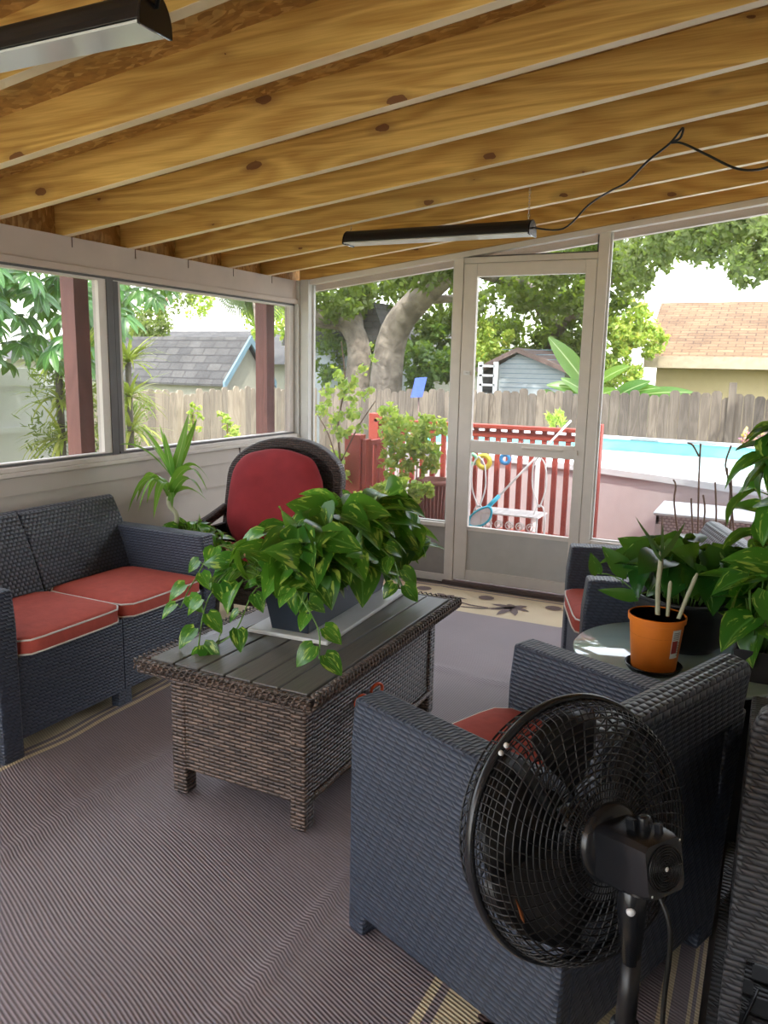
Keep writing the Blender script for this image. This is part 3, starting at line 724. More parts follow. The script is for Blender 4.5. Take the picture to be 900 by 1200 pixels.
# small pothos sharing the corner: own pot
sp = thing('pothos_plant', 'small variegated pothos in a dark pot between the dracaena and the red cushioned chair', 'potted plant', (.545, 2.985, .008))
roundpot(sp, .07, .10, .48, 'grey_pot')
fol = MB(); stm = MB(); src = lambda p: (p.x * .4, p.y * .4, .41)
pothos(sp, fol, stm, src, 70, (-.06, .0, .52), (.19, .09, .10), .055, .09, rn, up=.02)
fol.build('foliage', 'pothos_leaf', sp); stm.build('stems', 'stem_green', sp)

# ------------------------------------------------------------------ red cushioned arch-back chair
rc_ = thing('wicker_arch_chair', 'dark brown round-backed wicker chair behind the coffee table with crimson back cushion', 'chair', (.635, 3.50, .008), math.radians(4))
def arch(hw, z0, zs, ztop, n=18):
    pts = [(-hw, z0), (-hw, zs)]
    for i in range(1, n): a = pi - pi * i / n; pts.append((hw * cos(a), zs + (ztop - zs) * sin(a)))
    return pts + [(hw, zs), (hw, z0)]
o_ = arch(.355, .30, .78, 1.0); i_ = arch(.305, .30, .77, .945)
mb = MB(); n = len(o_); lean = lambda z: .10 * max(0, z - .4) / .6
vs = []
for (ya, sh) in ((-.035, 0), (.035, 0)):
    for (x, z) in o_: vs.append((x, ya + lean(z) * 1.6, z))
    for (x, z) in i_: vs.append((x, ya + lean(z) * 1.6, z))
fs = []
for k in range(n - 1):
    a, b, c_, d_ = k, k + 1, n + k + 1, n + k; E2 = 2 * n
    fs += [(a, d_, c_, b), (a + E2, b + E2, c_ + E2, d_ + E2), (a, b, b + E2, a + E2), (d_, d_ + E2, c_ + E2, c_)]
mb.add(vs, fs); mb.build('back_arch', 'dark_wicker', rc_, bevel=.012)
mb = MB(); vs = [(x, .02 + lean(z) * 1.6, z) for x, z in i_] + [(x, .03 + lean(z) * 1.6, z) for x, z in i_]
mb.add(vs, [tuple(range(n)), tuple(range(2 * n - 1, n - 1, -1))]); mb.build('back_panel', 'dark_wicker', rc_)
for s_ in (-1, 1):
    a_ = MB(); a_.tube(smooth_path([(s_ * .335, .02, .60), (s_ * .345, -.15, .55), (s_ * .345, -.32, .52), (s_ * .335, -.39, .45), (s_ * .33, -.38, .33)], 5), .028, 10)
    a_.box((s_ * .33 - .012, -.37, .30), (s_ * .33 + .012, .0, .52)); a_.build('arm', 'dark_wicker', rc_)
    for y_ in (-.38, .02): MB().tube([(s_ * .31, y_, .0), (s_ * .32, y_, .38)], [.018, .024], 10).build('leg', 'dark_wicker', rc_)
MB().box((-.32, -.41, .30), (.32, .02, .36)).box((-.32, -.41, .20), (.32, -.38, .31)).build('seat', 'dark_wicker', rc_, bevel=.01)
# back cushion: crimson pillow
mb = MB(); N = 30; lv = 9; vs = []; fs = []
def cshape(a):
    x = cos(a); z = sin(a)
    return (.298 * (abs(x) ** .75) * (1 if x > 0 else -1), (.30 if z > 0 else .27) * (abs(z) ** .62) * (1 if z > 0 else -1))
for (k, yy) in ((.0001, .066), (.35, .066), (.7, .056), (.9, .036), (1, .0), (.9, -.04), (.7, -.066), (.35, -.08), (.0001, -.082)):
    for j in range(N):
        x, z = cshape(2 * pi * j / N); wz = .006 * sin(9 * j / N * 2 * pi) * k
        zz = .655 + (z + wz) * k + .012 * sin(5 * x * k * 9) * (1 - k) * 0; vs.append((x * k * (1 + .02 * sin(j * 1.7)), yy - .05 + lean(zz) * 1.35 + .008 * sin(14 * x * k + 9 * z * k), zz))
for i in range(8):
    for j in range(N): fs.append((i * N + j, i * N + (j + 1) % N, (i + 1) * N + (j + 1) % N, (i + 1) * N + j))
mb.add(vs, fs, 0, True)
cb = mb.build('back_cushion', 'cushion_crimson', None, sub=1); cb.location = (.637, 3.47, .008); cb.rotation_euler = (0, 0, math.radians(4))
tag(cb, 'large crimson cushion leaning against the arched wicker chair back', 'cushion')
cs = MB()
for k in range(10):
    cs.box((-.28 + k * .056, -.40, .365), (-.28 + (k + 1) * .056, -.13, .46), m=k % 2)
so_ = cs.build('seat_cushion', ['cushion_crimson', 'stripe_tan'], None, bevel=.008); so_.location = (.637, 3.465, .008); so_.rotation_euler = (0, 0, math.radians(4))
tag(so_, 'tan and red striped cushion on the seat of the arched wicker chair', 'cushion')

# ------------------------------------------------------------------ glass side table and plants on it
gt = thing('glass_side_table', 'round glass-topped side table on a black flared base behind the foreground armchair', 'side table', (2.80, 2.62, .008))
mb = MB(); mb.lathe([(.001, .476), (.325, .476), (.335, .480), (.337, .487), (.333, .492), (.001, .492)], 64); mb.build('glass_top', 'table_glass', gt)
mb = MB(); r = .10
mb.hexa([(-.24, -.20, 0), (.245, -.20, 0), (.245, .20, 0), (-.24, .20, 0), (-.20, -.14, .25), (.235, -.14, .25), (.235, .14, .25), (-.20, .14, .25)])
mb.hexa([(-.20, -.14, .25), (.235, -.14, .25), (.235, .14, .25), (-.20, .14, .25), (-.26, -.16, .474), (.26, -.16, .474), (.26, .16, .474), (-.26, .16, .474)])
mb.build('base', 'black_satin', gt, bevel=.004)
GZ = .501
op = thing('orange_potted_cane', 'orange plastic pot with three pale cane stems on the glass table', 'potted plant', (2.742, 2.44, GZ + .012))
sa = MB(); sa.lathe([(.001, 0), (.074, 0), (.086, .018), (.083, .02), (.072, .006), (.001, .006)], 40)
sau = sa.build('plant_saucer', 'black_plastic', None); sau.location = (2.742, 2.44, GZ); tag(sau, 'black plastic saucer under the orange pot', 'saucer')
op.location.z = GZ + .007
mb = MB(); mb.lathe([(.064, 0), (.066, .004), (.080, .150), (.085, .152), (.086, .168), (.083, .170), (.080, .168)], 48); q = mb.build('pot', 'orange_pot', op); q.modifiers.new('e', 'EDGE_SPLIT').split_angle = math.radians(40)
mb = MB(); mb.lathe([(.0815, .168), (.077, .14), (.074, .10)], 40); mb.build('pot_lining', 'pot_inside', op)
MB().lathe([(.001, .112), (.077, .112)], 30).build('soil', 'soil', op)
mb = MB()
def patch(a0, a1, z0, z1, m, rr):
    n_ = 6; vs = []; 
    for i in range(n_ + 1):
        a = a0 + (a1 - a0) * i / n_
        for z in (z0, z1): r_ = .0668 + (z / .150) * .0137 + rr; vs.append((r_ * cos(a), r_ * sin(a), z))
    mb.add(vs, [(2 * i, 2 * i + 2, 2 * i + 3, 2 * i + 1) for i in range(n_)], m, True)
aa = -.82
patch(aa, aa + .42, .052, .142, 0, .0012); patch(aa + .03, aa + .30, .068, .108, 1, .0018)
for k in range(5): patch(aa + .05, aa + .34, .112 + k * .005, .1135 + k * .005, 2, .0018)
for k in range(6): patch(aa + .32, aa + .40, .06 + k * .008, .062 + k * .008, 2, .0018)
mb.build('label', ['label_white', 'label_red', 'soil'], op)
Mo = Matrix.Translation((-2.742, -2.44, -(GZ + .007)))
def L(px, py, Y): return Mo @ at(px, py, Y)
stm = MB(); fol = MB()
stm.tube(smooth_path([(.005, 0, .12), L(771, 690, 2.44), L(774, 662, 2.45), L(776, 640, 2.45)], 4), [.0075] * 13, 8)
stm.tube(smooth_path([(.03, .0, .12), L(784, 700, 2.44), L(786, 681, 2.44)], 4), [.006] * 8 + [.003], 8)
stm.tube(smooth_path([(.05, -.01, .12), L(803, 705, 2.43), L(817, 672, 2.41)], 4), [.006] * 8 + [.003], 8)
for (a, b, wd) in (((776, 648), (745, 606), .018), ((775, 655), (803, 612), .02), ((775, 658), (758, 625), .014), ((776, 652), (777, 615), .010)):
    blade(L(*a, 2.44), L(b[0], b[1], 2.42), wd, -.008, fol)
stm.build('stems', 'stem_pale', op); fol.build('foliage', 'cane_leaf', op)
# big black pot with pothos
bp = thing('pothos_bowl', 'dark-leaved pothos in a wide black pot standing on the glass table behind the orange pot', 'potted plant', (2.80, 2.72, GZ))
mb = MB(); mb.lathe([(.10, 0), (.13, .03), (.165, .13), (.172, .17), (.178, .172), (.178, .182), (.168, .182), (.160, .15)], 40); mb.build('pot', 'black_satin', bp)
MB().lathe([(.001, .15), (.16, .15)], 24).build('soil', 'soil', bp)
fol = MB(); stm = MB(); src = lambda p: (p.x * .4, p.y * .4, .15); rn = random.Random(9)
pothos(bp, fol, stm, src, 46, (-.0, 0.02, .24), (.21, .18, .13), .10, .15, rn, low=.1)
Mo = Matrix.Translation((-2.80, -2.72, -GZ))
def L(px, py, Y): return Mo @ at(px, py, Y)
for (bx, by, ex, ey, wd) in ((706, 640, 735, 672, .07), (692, 648, 700, 672, .045), (728, 662, 780, 655, .055), (700, 690, 745, 700, .045), (755, 700, 790, 665, .07)):
    a = L(ex, ey, 2.62); b = L(bx, by, 2.6); fol.leaf(a, b - a, (0, -1, .6), (b - a).length, wd, .1, .1); petiole(stm, (a.x * .5, a.y * .5, .15), a)
fol.build('foliage', 'pothos_dark', bp); stm.build('stems', 'stem_green', bp)
# pothos at the right edge
for (nm, lab, px, py, r0, n_, cen, rad, ex) in (
        ('pothos_tower', 'tall climbing pothos with big glossy leaves at the right edge behind the glass table', 3.03, 2.80, .085, 105, (.085, -.0, .46), (.16, .16, .42), 0),
        ('pothos_square_pot', 'pothos in a small black nursery pot on the glass table at the right edge', 3.02, 2.52, .055, 40, (.06, .02, .22), (.14, .10, .16), 1)):
    tp = thing(nm, lab, 'potted plant', (px, py, GZ))
    if ex: boxpot('pot', tp, .045, .045, .06, .06, .10, 'grey_pot'); MB().box((-.045, -.045, .08), (.045, .045, .085)).build('soil', 'soil', tp)
    else:
        roundpot(tp, .060, .080, .11, 'grey_pot'); MB().tube([(0.06, 0, .05), (.06, 0, .75)], .02, 10).build('moss_pole', 'stem_brown', tp)
    fol = MB(); stm = MB()
    src = (lambda p: (p.x * .3, p.y * .3, .08)) if ex else (lambda p: (.06 + (p.x - .06) * .15, p.y * .15, max(.09, p.z - .06)))
    pothos(tp, fol, stm, src, n_, cen, rad, .11, .17, random.Random(21 + ex), low=-.6, up=.03)
    fol.build('foliage', 'pothos_leaf', tp); stm.build('stems', 'stem_green', tp)

# ------------------------------------------------------------------ pedestal fan
fcam = ray(675, 969).normalized(); FC = CP + fcam * 1.335
axc = Vector((.47, -.05, -.88)).normalized()      # fan axis, from blades to motor, camera frame
AX = (RC.transposed() @ axc).normalized()
zf = AX; xf = Vector((0, 0, 1)).cross(zf).normalized(); yf = zf.cross(xf)
FM = Matrix((xf, yf, zf)).transposed().to_4x4(); FM.translation = FC
PX = FC + AX * .130                                   # pole position under the motor
fan = thing('pedestal_fan', 'black pedestal fan with round wire cage in the right foreground', 'fan', (PX.x, PX.y, .012))
IV = Matrix.Translation((-PX.x, -PX.y, -.012)); K = IV @ FM @ Matrix.Scale(.870, 4)
RR = .228
def cage(prof, nrib, rings, twist, rw=.0016):
    mb = MB()
    for i in range(nrib):
        a0 = 2 * pi * i / nrib; pts = []
        for j, (r_, z_) in enumerate(prof):
            if nrib == 96 and i % 2 and .10 < r_ < .195:
                if len(pts) > 1: mb.tube(pts, rw, 4, X=K, cap=False)
                pts = []; continue
            a = a0 + twist * (1 - r_ / RR); pts.append((r_ * cos(a), r_ * sin(a), z_))
        mb.tube(pts, rw, 4, X=K, cap=False)
    for r_, z_, w_ in rings: mb.tube([(r_ * cos(a), r_ * sin(a), z_) for a in (2 * pi * k / 72 for k in range(72))], w_, 5, closed=True, X=K)
    return mb
rear = [(.222, .004), (.221, .022), (.214, .045), (.200, .060), (.185, .066), (.16, .072), (.13, .076), (.098, .079), (.08, .081), (.062, .082)]
def zi(r_):
    for (a, za), (b, zb) in zip(rear, rear[1:]):
        if b <= r_ <= a: return za + (zb - za) * (a - r_) / (a - b)
    return .08
rings = [(.221, .012, .0012), (.220, .020, .0012), (.218, .030, .0012), (.215, .040, .0012), (.208, .052, .0016), (.200, .060, .0018)] + [(.188 - i * .0115, zi(.188 - i * .0115), .0018) for i in range(11)]
cage(rear, 96, rings, .55).build('rear_guard', 'black_satin', fan)
front = [(.222, -.004), (.221, -.022), (.212, -.050), (.19, -.066), (.13, -.080), (.07, -.085), (.04, -.086)]
cage(front, 64, [(.221, -.015, .0012), (.219, -.028, .0012), (.21, -.052, .002)] + [(.185 - i * .028, -.068 - i * .004, .0016) for i in range(5)], -.5).lathe([(.001, -.092), (.042, -.088), (.044, -.082), (.001, -.082)], 24, X=K).build('front_guard', 'black_satin', fan)
mb = MB(); mb.tube([(.2255 * cos(a), .2255 * sin(a), 0) for a in (2 * pi * k / 96 for k in range(96))], .0075, 10, closed=True, X=K, flat=1.3); mb.build('rim', 'black_plastic', fan)
mb = MB()
for a_ in (2.25, 2.32): mb.lathe([(.001, -.0), (.005, .0), (.004, .004), (.001, .0045)], 10, X=K @ Matrix.Translation((.2255 * cos(a_), .2255 * sin(a_), .009)))
mb.build('rim_screws', 'white_dot', fan)
# blades
for k in range(5):
    mb = MB(); vs = []; fs = []; n1, n2 = 7, 5; a0 = 2 * pi * k / 5
    for i in range(n1):
        r_ = .035 + .165 * i / (n1 - 1)
        wd = (.5 + .28 * sin(pi * i / (n1 - 1) * .8)) 
        for j in range(n2):
            t_ = j / (n2 - 1) - .5; a = a0 + t_ * wd * 1.55 + .3 * i / (n1 - 1); vs.append((r_ * cos(a), r_ * sin(a), -.015 + t_ * .05 + .004 * sin(t_ * pi)))
    for i in range(n1 - 1):
        for j in range(n2 - 1): fs.append((i * n2 + j, i * n2 + j + 1, (i + 1) * n2 + j + 1, (i + 1) * n2 + j))
    mb.add(vs, fs, 0, True, K); b_ = mb.build('fan_blade', 'blade', fan); so2 = b_.modifiers.new('s', 'SOLIDIFY'); so2.thickness = .002
MB().lathe([(.001, -.045), (.028, -.04), (.036, -.02), (.036, .02), (.001, .02)], 24, X=K).build('hub', 'black_plastic', fan)
mb = MB(); mb.lathe([(.060, .060), (.066, .075), (.066, .086), (.060, .094), (.050, .100), (.001, .100)], 40, X=K); mb.build('motor_collar', 'black_plastic', fan)
# motor housing (box-like, vertical faces kept upright)
mb = MB(); vs = []; fs = []; N = 32
def sq(k, hw, hh, e): 
    a = 2 * pi * (k + .5) / N; c_, s_ = cos(a), sin(a); q_ = (abs(c_) ** e + abs(s_) ** e) ** (-1 / e); return (hw * q_ * c_, hh * q_ * s_)
LV = [(.050, .048, .088, 4), (.049, .049, .11, 6), (.045, .047, .165, 8), (.042, .044, .192, 8), (.039, .041, .200, 8)]
for hw, hh, z_, e in LV:
    for k in range(N): x_, y_ = sq(k, hw, hh, e); vs.append((x_, y_ - .004, z_))
for i in range(len(LV) - 1):
    for k in range(N): fs.append((i * N + k, i * N + (k + 1) % N, (i + 1) * N + (k + 1) % N, (i + 1) * N + k))
fs.append(tuple(4 * N + k for k in range(N))); mb.add(vs, fs, 0, True, K)
mo = mb.build('motor_housing', 'black_plastic', fan); mo.modifiers.new('e', 'EDGE_SPLIT').split_angle = math.radians(32)
mb = MB()
for i in range(8):
    r_ = .006 + i * .0041; mb.tube([(r_ * cos(a), r_ * sin(a) - .004, .2015) for a in (2 * pi * k / 40 for k in range(40))], .0014, 5, closed=True, X=K)
for k in range(6):
    a = pi / 2 + 2 * pi * k / 6; mb.tube([(.006 * cos(a), .006 * sin(a) - .004, .2015), (.035 * cos(a + .5), .035 * sin(a + .5) - .004, .2015)], .0012, 5, X=K)
gv = mb.build('motor_vent_grille', 'black_satin', mo)
mb = MB(); mb.lathe([(.001, .2015), (.004, .2035), (.001, .2045)], 10, X=K @ Matrix.Translation((0, -.004, 0)))
mb.build('screw', 'white_dot', mo)
for x_, y_ in ((.034, .032), (-.034, -.037)): MB().lathe([(.001, .2015), (.0022, .2022), (.001, .2027)], 8, X=K @ Matrix.Translation((x_, y_, 0))).build('screw', 'white_dot', mo)
mb = MB(); mb.lathe([(.001, 0), (.010, 0), (.010, .020), (.007, .024), (.001, .024)], 16, X=K @ Matrix.Translation((0.004, .042, .160)) @ Matrix.Rotation(-pi / 2, 4, 'X')); mb.box((-.014, .040, .138), (-.006, .060, .156), X=K); mb.box((.010, .040, .174), (.018, .056, .186), X=K)
mb.lathe([(.001, 0), (.012, 0), (.010, .014), (.001, .014)], 14, X=K @ Matrix.Translation((0.018, .043, .148)) @ Matrix.Rotation(-pi / 2, 4, 'X')); mb.build('oscillation_knob', 'black_plastic', mo, bevel=.001)
# neck and pole
pz = (K @ Vector((0, -.05, .130)))
mb = MB(); mb.tube([pz + Vector((0, 0, .02)), pz + Vector((0, 0, -.04)), Vector((0, 0, pz.z - .12))], [.024, .026, .016], 16, flat=.8)
nk = mb.build('neck', 'black_plastic', fan)
cdir = (CP - (FC + AX * .155)); cdir.z = 0; cdir.normalize()
rx_ = Matrix((Vector((0, 0, 1)).cross(cdir), Vector((0, 0, 1)), cdir)).transposed().to_4x4()
Xs = Matrix.Translation(pz + cdir * .024 + Vector((0, 0, -.030))) @ rx_
MB().lathe([(.001, .0), (.0065, .0), (.0055, .003), (.001, .005)], 16, X=Xs).build('pivot_bolt', 'white_dot', nk)
mb = MB(); mb.tube([(0, 0, pz.z - .11), (0, 0, pz.z - .26)], .0145, 16); mb.build('inner_pole', 'black_satin', fan)
mb = MB(); mb.tube([(0, 0, pz.z - .225), (0, 0, pz.z - .24), (0, 0, pz.z - .30), (0, 0, pz.z - .32)], [.021, .024, .022, .017], 16); mb.build('height_collar', 'black_plastic', fan)
mb = MB(); mb.tube([(0, 0, pz.z - .31), (0, 0, .03)], .0165, 16); mb.build('outer_pole', 'black_satin', fan)
mb = MB(); mb.lathe([(.17, .0), (.172, .012), (.10, .03), (.03, .045), (.02, .05), (.001, .05)], 40); mb.build('round_base', 'black_plastic', fan)
mb = MB(); k0 = K @ Vector((0.0, -.035, .17)); mb.tube(smooth_path([k0, k0 + Vector((.03, -.02, -.05)), Vector((.05, -.02, pz.z - .16)), Vector((.055, -.03, pz.z - .35)), Vector((.04, -.02, .12)), Vector((.10, .12, .008)), Vector((.10, .3, .006)), Vector((.2, .75, .006))], 8), .0035, 6); mb.build('power_cord', 'cord_black', fan)
MB().tube([K @ Vector((-.190, -.045, .068)), K @ Vector((-.182, -.072, .069)), K @ Vector((-.178, -.085, .069))], [.001, .005, .001], 5, flat=.4).build('dead_leaf_scrap', 'rust', fan)

# ------------------------------------------------------------------ hanging shop lights
def shop_light(label, x0, x1, y, z, tiltx=0, chains=(), W=.058):
    t = thing('shop_light', label, 'hanging light', ((x0 + x1) / 2, y, z), 0, 'hanging shop lights'); t.rotation_euler = (0, math.radians(tiltx), 0)
    h = (x1 - x0) / 2
    prof = [(W * cos(a), .058 * sin(a)) for a in (pi * k / 14 for k in range(15))]
    MB().prism([(a, b) for a, b in prof], -h, h, 'x').build('housing', 'black_satin', t, bevel=.0015)
    MB().box((-h + .004, -W + .003, -.006), (h - .004, W - .003, -.001)).build('diffuser', 'clear_cover', t, bevel=.001)
    for s_ in (-1, 1):
        MB().prism([(a * 1.04, b * 1.06 - .002) for a, b in prof] + [(-W * 1.04, -.010), (W * 1.04, -.010)], s_ * h - .002, s_ * h + .004, 'x').build('end_cap', 'black_plastic', t, bevel=.001)
        MB().tube([(s_ * h, -W * .9, -.009), (s_ * h, W * .9, -.009)], .0025, 6).build('end_clip', 'chrome', t)
    return t
l1 = shop_light('black shop light hanging on chains below the rafters near the screen door', 1.005, 1.945, 3.60, 2.000)
for x in (1.02, 1.925):
    ch = MB(); zt = zr(x) - .002; 
    if x > 1.5: zt = zr(x) + .05
    n = int((zt - 2.05) / .012)
    for i in range(n):
        z = 2.05 + (zt - 2.05) * (i + .5) / n; a = (i % 2) * pi / 2
        ch.tube([(x + cos(a) * .0045 * cos(q), 3.60 + sin(a) * .0045 * cos(q), z + .009 * sin(q)) for q in (2 * pi * k / 8 for k in range(8))], .001, 4, closed=True)
    o = ch.build('hanging_chain', 'chrome', None); tag(o, ('thin steel chain holding the left end of the far shop light', 'thin steel chain holding the right end of the far shop light')[x > 1.5], 'chain', 'chains of the far shop light')
l2 = shop_light('black shop light at the upper left corner of the picture', 1.0, 1.925, 1.215, 2.0, 0, W=.042)
mb = MB(); mb.tube([(1.93, 1.215, 2.03), (1.96, 1.2, 2.06), (2.05, 1.16, 2.15), (2.10, 1.139, zr(2.10))], .004, 6); 
o = mb.build('hanging_wire', 'cord_black'); tag(o, 'short black wire holding up the shop light at the upper left', 'wire')
# cable draped from the far light over a hook on the rafter
ck = MB(); P = [Vector((1.945, 3.60, 2.025)), at(660, 268, 3.62), at(690, 240, 3.5), at(715, 224, 3.3), at(735, 213, 3.2), at(760, 188, 3.1), at(785, 168, 3.05), at(800, 150, 3.0), at(797, 162, 3.0), at(786, 167, 3.0), at(800, 168, 3.0), at(830, 182, 2.95), at(865, 198, 2.9), at(900, 196, 2.8), at(960, 170, 2.6)]
ck.tube(smooth_path(P, 6), .0042, 6); o = ck.build('power_cable', 'cord_black'); tag(o, 'black power cable looped over a nail on the rafters, running from the far shop light', 'cable')

# ------------------------------------------------------------------ outside: ground, deck, railing
GZ0 = -.70
struct('patio', MB().box((-2.4, -7.5, GZ0 + .3), (7, YB - .3, -.06)), 'bounce_concrete')  # unseen pale slab added behind the camera to bounce sunlight indoors
struct('ground', MB().box((-40, -25, GZ0 - .2), (40, 60, GZ0)), 'grass')
mb = MB()
for i in range(14): mb.box((-.25, FY + .06 + i * .140, -.05), (XR, FY + .06 + i * .140 + .134, -.012))
mb.box((-.25, FY + .06, -.30), (XR, FY + .08, -.05)); mb.box((-.25, FY + 1.98, GZ0), (XR, FY + 2.0, -.05)); mb.box((-.25, FY + .06, GZ0), (-.23, FY + 2.0, -.05))
struct('deck', mb, 'red_deck')
for i, y in enumerate((2.862, 4.48, 1.25)):
    struct('trim_%d' % (20 + i), MB().box((-.19, y, GZ0), (-.10, y + .09, zr(-.1))), 'red_post')
rl = thing('deck_railing', 'red wooden deck railing with upright balusters in front of the pool', 'railing', (.85, 6.18, 0))
MB().box((-.98, -.045, .925), (.93, .045, .955)).box((-.98, -.02, .85), (.93, .015, .90)).box((-.98, -.02, .06), (.93, .015, .10)).build('rail', 'railing_red', rl, bevel=.003)
for i in range(20):
    x = -.93 + i * .0955; MB().box((x, -.015, .06), (x + .037, .018, .93)).build('baluster', 'railing_red', rl)
MB().box((.88, -.045, -.01), (.97, .045, 1.0)).build('post', 'railing_red', rl, bevel=.004)
MB().box((-1.03, -.045, -.01), (-.94, .045, 1.0)).build('post', 'railing_red', rl, bevel=.004)
r2 = thing('deck_side_railing', 'red deck railing end with wide newel post behind the leafy shrub', 'railing', (.02, 5.55, 0))
MB().box((-.085, -.05, -.01), (.055, .05, .865)).build('newel_post', 'railing_red', r2, bevel=.005)
MB().box((.06, -.03, -.01), (.10, .06, .83)).build('newel_board', 'railing_red', r2, bevel=.003)
MB().box((-.03, .05, .76), (.02, .56, .80)).build('rail', 'railing_red', r2); MB().box((-.03, .05, .08), (.02, .56, .12)).build('rail', 'railing_red', r2)
for i in range(4): MB().box((-.02, .12 + i * .11, .10), (.01, .157 + i * .11, .78)).build('baluster', 'railing_red', r2)

# pool
pool = thing('above_ground_pool', 'white above-ground pool with turquoise liner beyond the deck', 'pool', (2.6, 7.9, GZ0))
fp = [(-.2, 7.3), (1.7, 6.62), (3.0, 6.02), (4.2, 5.85), (5.6, 6.3), (6.2, 8.0), (5.6, 9.55), (3.0, 9.75), (1.0, 9.97), (-.5, 9.9), (-1.1, 9.4), (-1.0, 8.2)]
fp = [Vector((x - 2.6, y - 7.9, 0)) for x, y in fp]; PH = 1.32
def ringsm(k): 
    P_ = []; n_ = len(fp)
    for i in range(n_):
        p0, p1, p2, p3 = fp[i - 1], fp[i], fp[(i + 1) % n_], fp[(i + 2) % n_]
        for j in range(4):
            t = j / 4; P_.append(.5 * ((2 * p1) + (p2 - p0) * t + (2 * p0 - 5 * p1 + 4 * p2 - p3) * t * t + (3 * p1 - p0 - 3 * p2 + p3) * t ** 3) * k)
    return P_
def wallring(k, z0, z1, mat, name, k2=None):
    a, b = ringsm(k), ringsm(k2 or k); n_ = len(a)
    mb = MB(); mb.add([(p.x, p.y, z0) for p in a] + [(p.x, p.y, z1) for p in b], [(i, (i + 1) % n_, n_ + (i + 1) % n_, n_ + i) for i in range(n_)], 0, True); return mb.build(name, mat, pool)
wallring(1.0, 0, PH - .03, 'pool_pink', 'outer_wall'); wallring(.975, 0, PH - .01, 'pool_liner', 'liner')  # white outer wall coloured in the pinkish tone of its shaded part
mb = MB(); a, b = ringsm(1.015), ringsm(.965); n_ = len(a)
mb.add([(p.x, p.y, PH) for p in a] + [(p.x, p.y, PH + .012) for p in b] + [(p.x, p.y, PH - .05) for p in a] + [(p.x, p.y, PH - .03) for p in b], [(i, (i + 1) % n_, n_ + (i + 1) % n_, n_ + i) for i in range(n_)] + [(2 * n_ + i, 2 * n_ + (i + 1) % n_, (i + 1) % n_, i) for i in range(n_)] + [(n_ + i, n_ + (i + 1) % n_, 3 * n_ + (i + 1) % n_, 3 * n_ + i) for i in range(n_)])
mb.build('rim', 'pool_white', pool)
mb = MB(); a = ringsm(.972); mb.add([(p.x, p.y, PH - .17) for p in a], [tuple(range(n_))]); mb.build('water', 'pool_water', pool)
for (px, py) in ((755, 514), (822, 519)):
    p = at(px, py, 9.55) - Vector((2.6, 7.9, GZ0)); MB().lathe([(.001, 0), (.16, 0), (.16, .012), (.05, .03), (.001, .03)], 20, X=Matrix.Translation((p.x, p.y + .02, PH - .005)) @ Matrix.Diagonal((1, .35, 1, 1))).build('skimmer', 'pool_dark', pool)
for i, k in enumerate((3, 8, 12, 16, 20)):
    p = ringsm(1.03)[k]; mb = MB(); mb.box((p.x - .035, p.y - .035, 0), (p.x + .035, p.y + .035, PH)); mb.build('upright', 'pool_white', pool)
    q_ = p * 1.13; MB().tube([(q_.x, q_.y, 0), (p.x, p.y, PH * .62)], .03, 6).build('brace', 'pool_pink', pool)

# ------------------------------------------------------------------ fences
def fence(name, label, p, q, top0, top1, mat, pw=.140, gap=.004, posts=(), rails=True, jit=.05):
    p, q = Vector((*p, 0)), Vector((*q, 0)); L_ = (q - p).length; a = math.atan2((q - p).y, (q - p).x)
    t = thing(name, label, 'fence', (p.x, p.y, GZ0), a); n = int(L_ / (pw + gap)); mb = MB(); r = random.Random(int(L_ * 100))
    for i in range(n):
        x = i * (pw + gap); h = top0 + (top1 - top0) * i / n - GZ0 + r.uniform(-jit, jit); y = r.uniform(-.006, .006); c_ = pw * .25
        mb.prism([(x, 0), (x + pw, 0), (x + pw, h - c_), (x + pw - c_, h), (x + c_, h), (x, h - c_)], y - .009, y + .009, 'y')
    mb.build('pickets', mat, t)
    if rails:
        mb = MB()
        for z in (.35, 1.2): mb.box((0, .012, z), (L_, .05, z + .09))
        mb.build('rails', mat, t)
    for x, h in posts: MB().box((x - .05, -.06, 0), (x + .05, -.012, h)).build('post', mat, t)
    return t
fence('wooden_fence', 'weathered grey wooden picket fence running across the back of the yard', (-4.5, 12.5), (9, 12.5), 1.0, 1.22, 'grey_wood', posts=((6.9, 1.98), (3.2, 1.7), (10, 2.0)))
fence('side_fence', 'pale sunlit wooden picket fence outside the left windows', (-4.5, 5.75), (-4.5, 12.4), .99, 1.02, 'pale_wood')
vf = thing('vinyl_fence', 'white vinyl fence panel outside the left window', 'fence', (-3.1, 2.5, GZ0), pi / 2)
MB().box((0, -.01, .05), (2.95, .01, 1.88)).build('panel', 'vinyl', vf); MB().box((0, -.03, 1.86), (2.95, .03, 2.02)).box((0, -.03, 1.45), (2.95, -.01, 1.50)).build('rail', 'vinyl', vf)
for x in (0, 1.5, 2.95): MB().box((x - .06, -.06, 0), (x + .06, .06, 2.06)).build('post', 'vinyl', vf, bevel=.01)

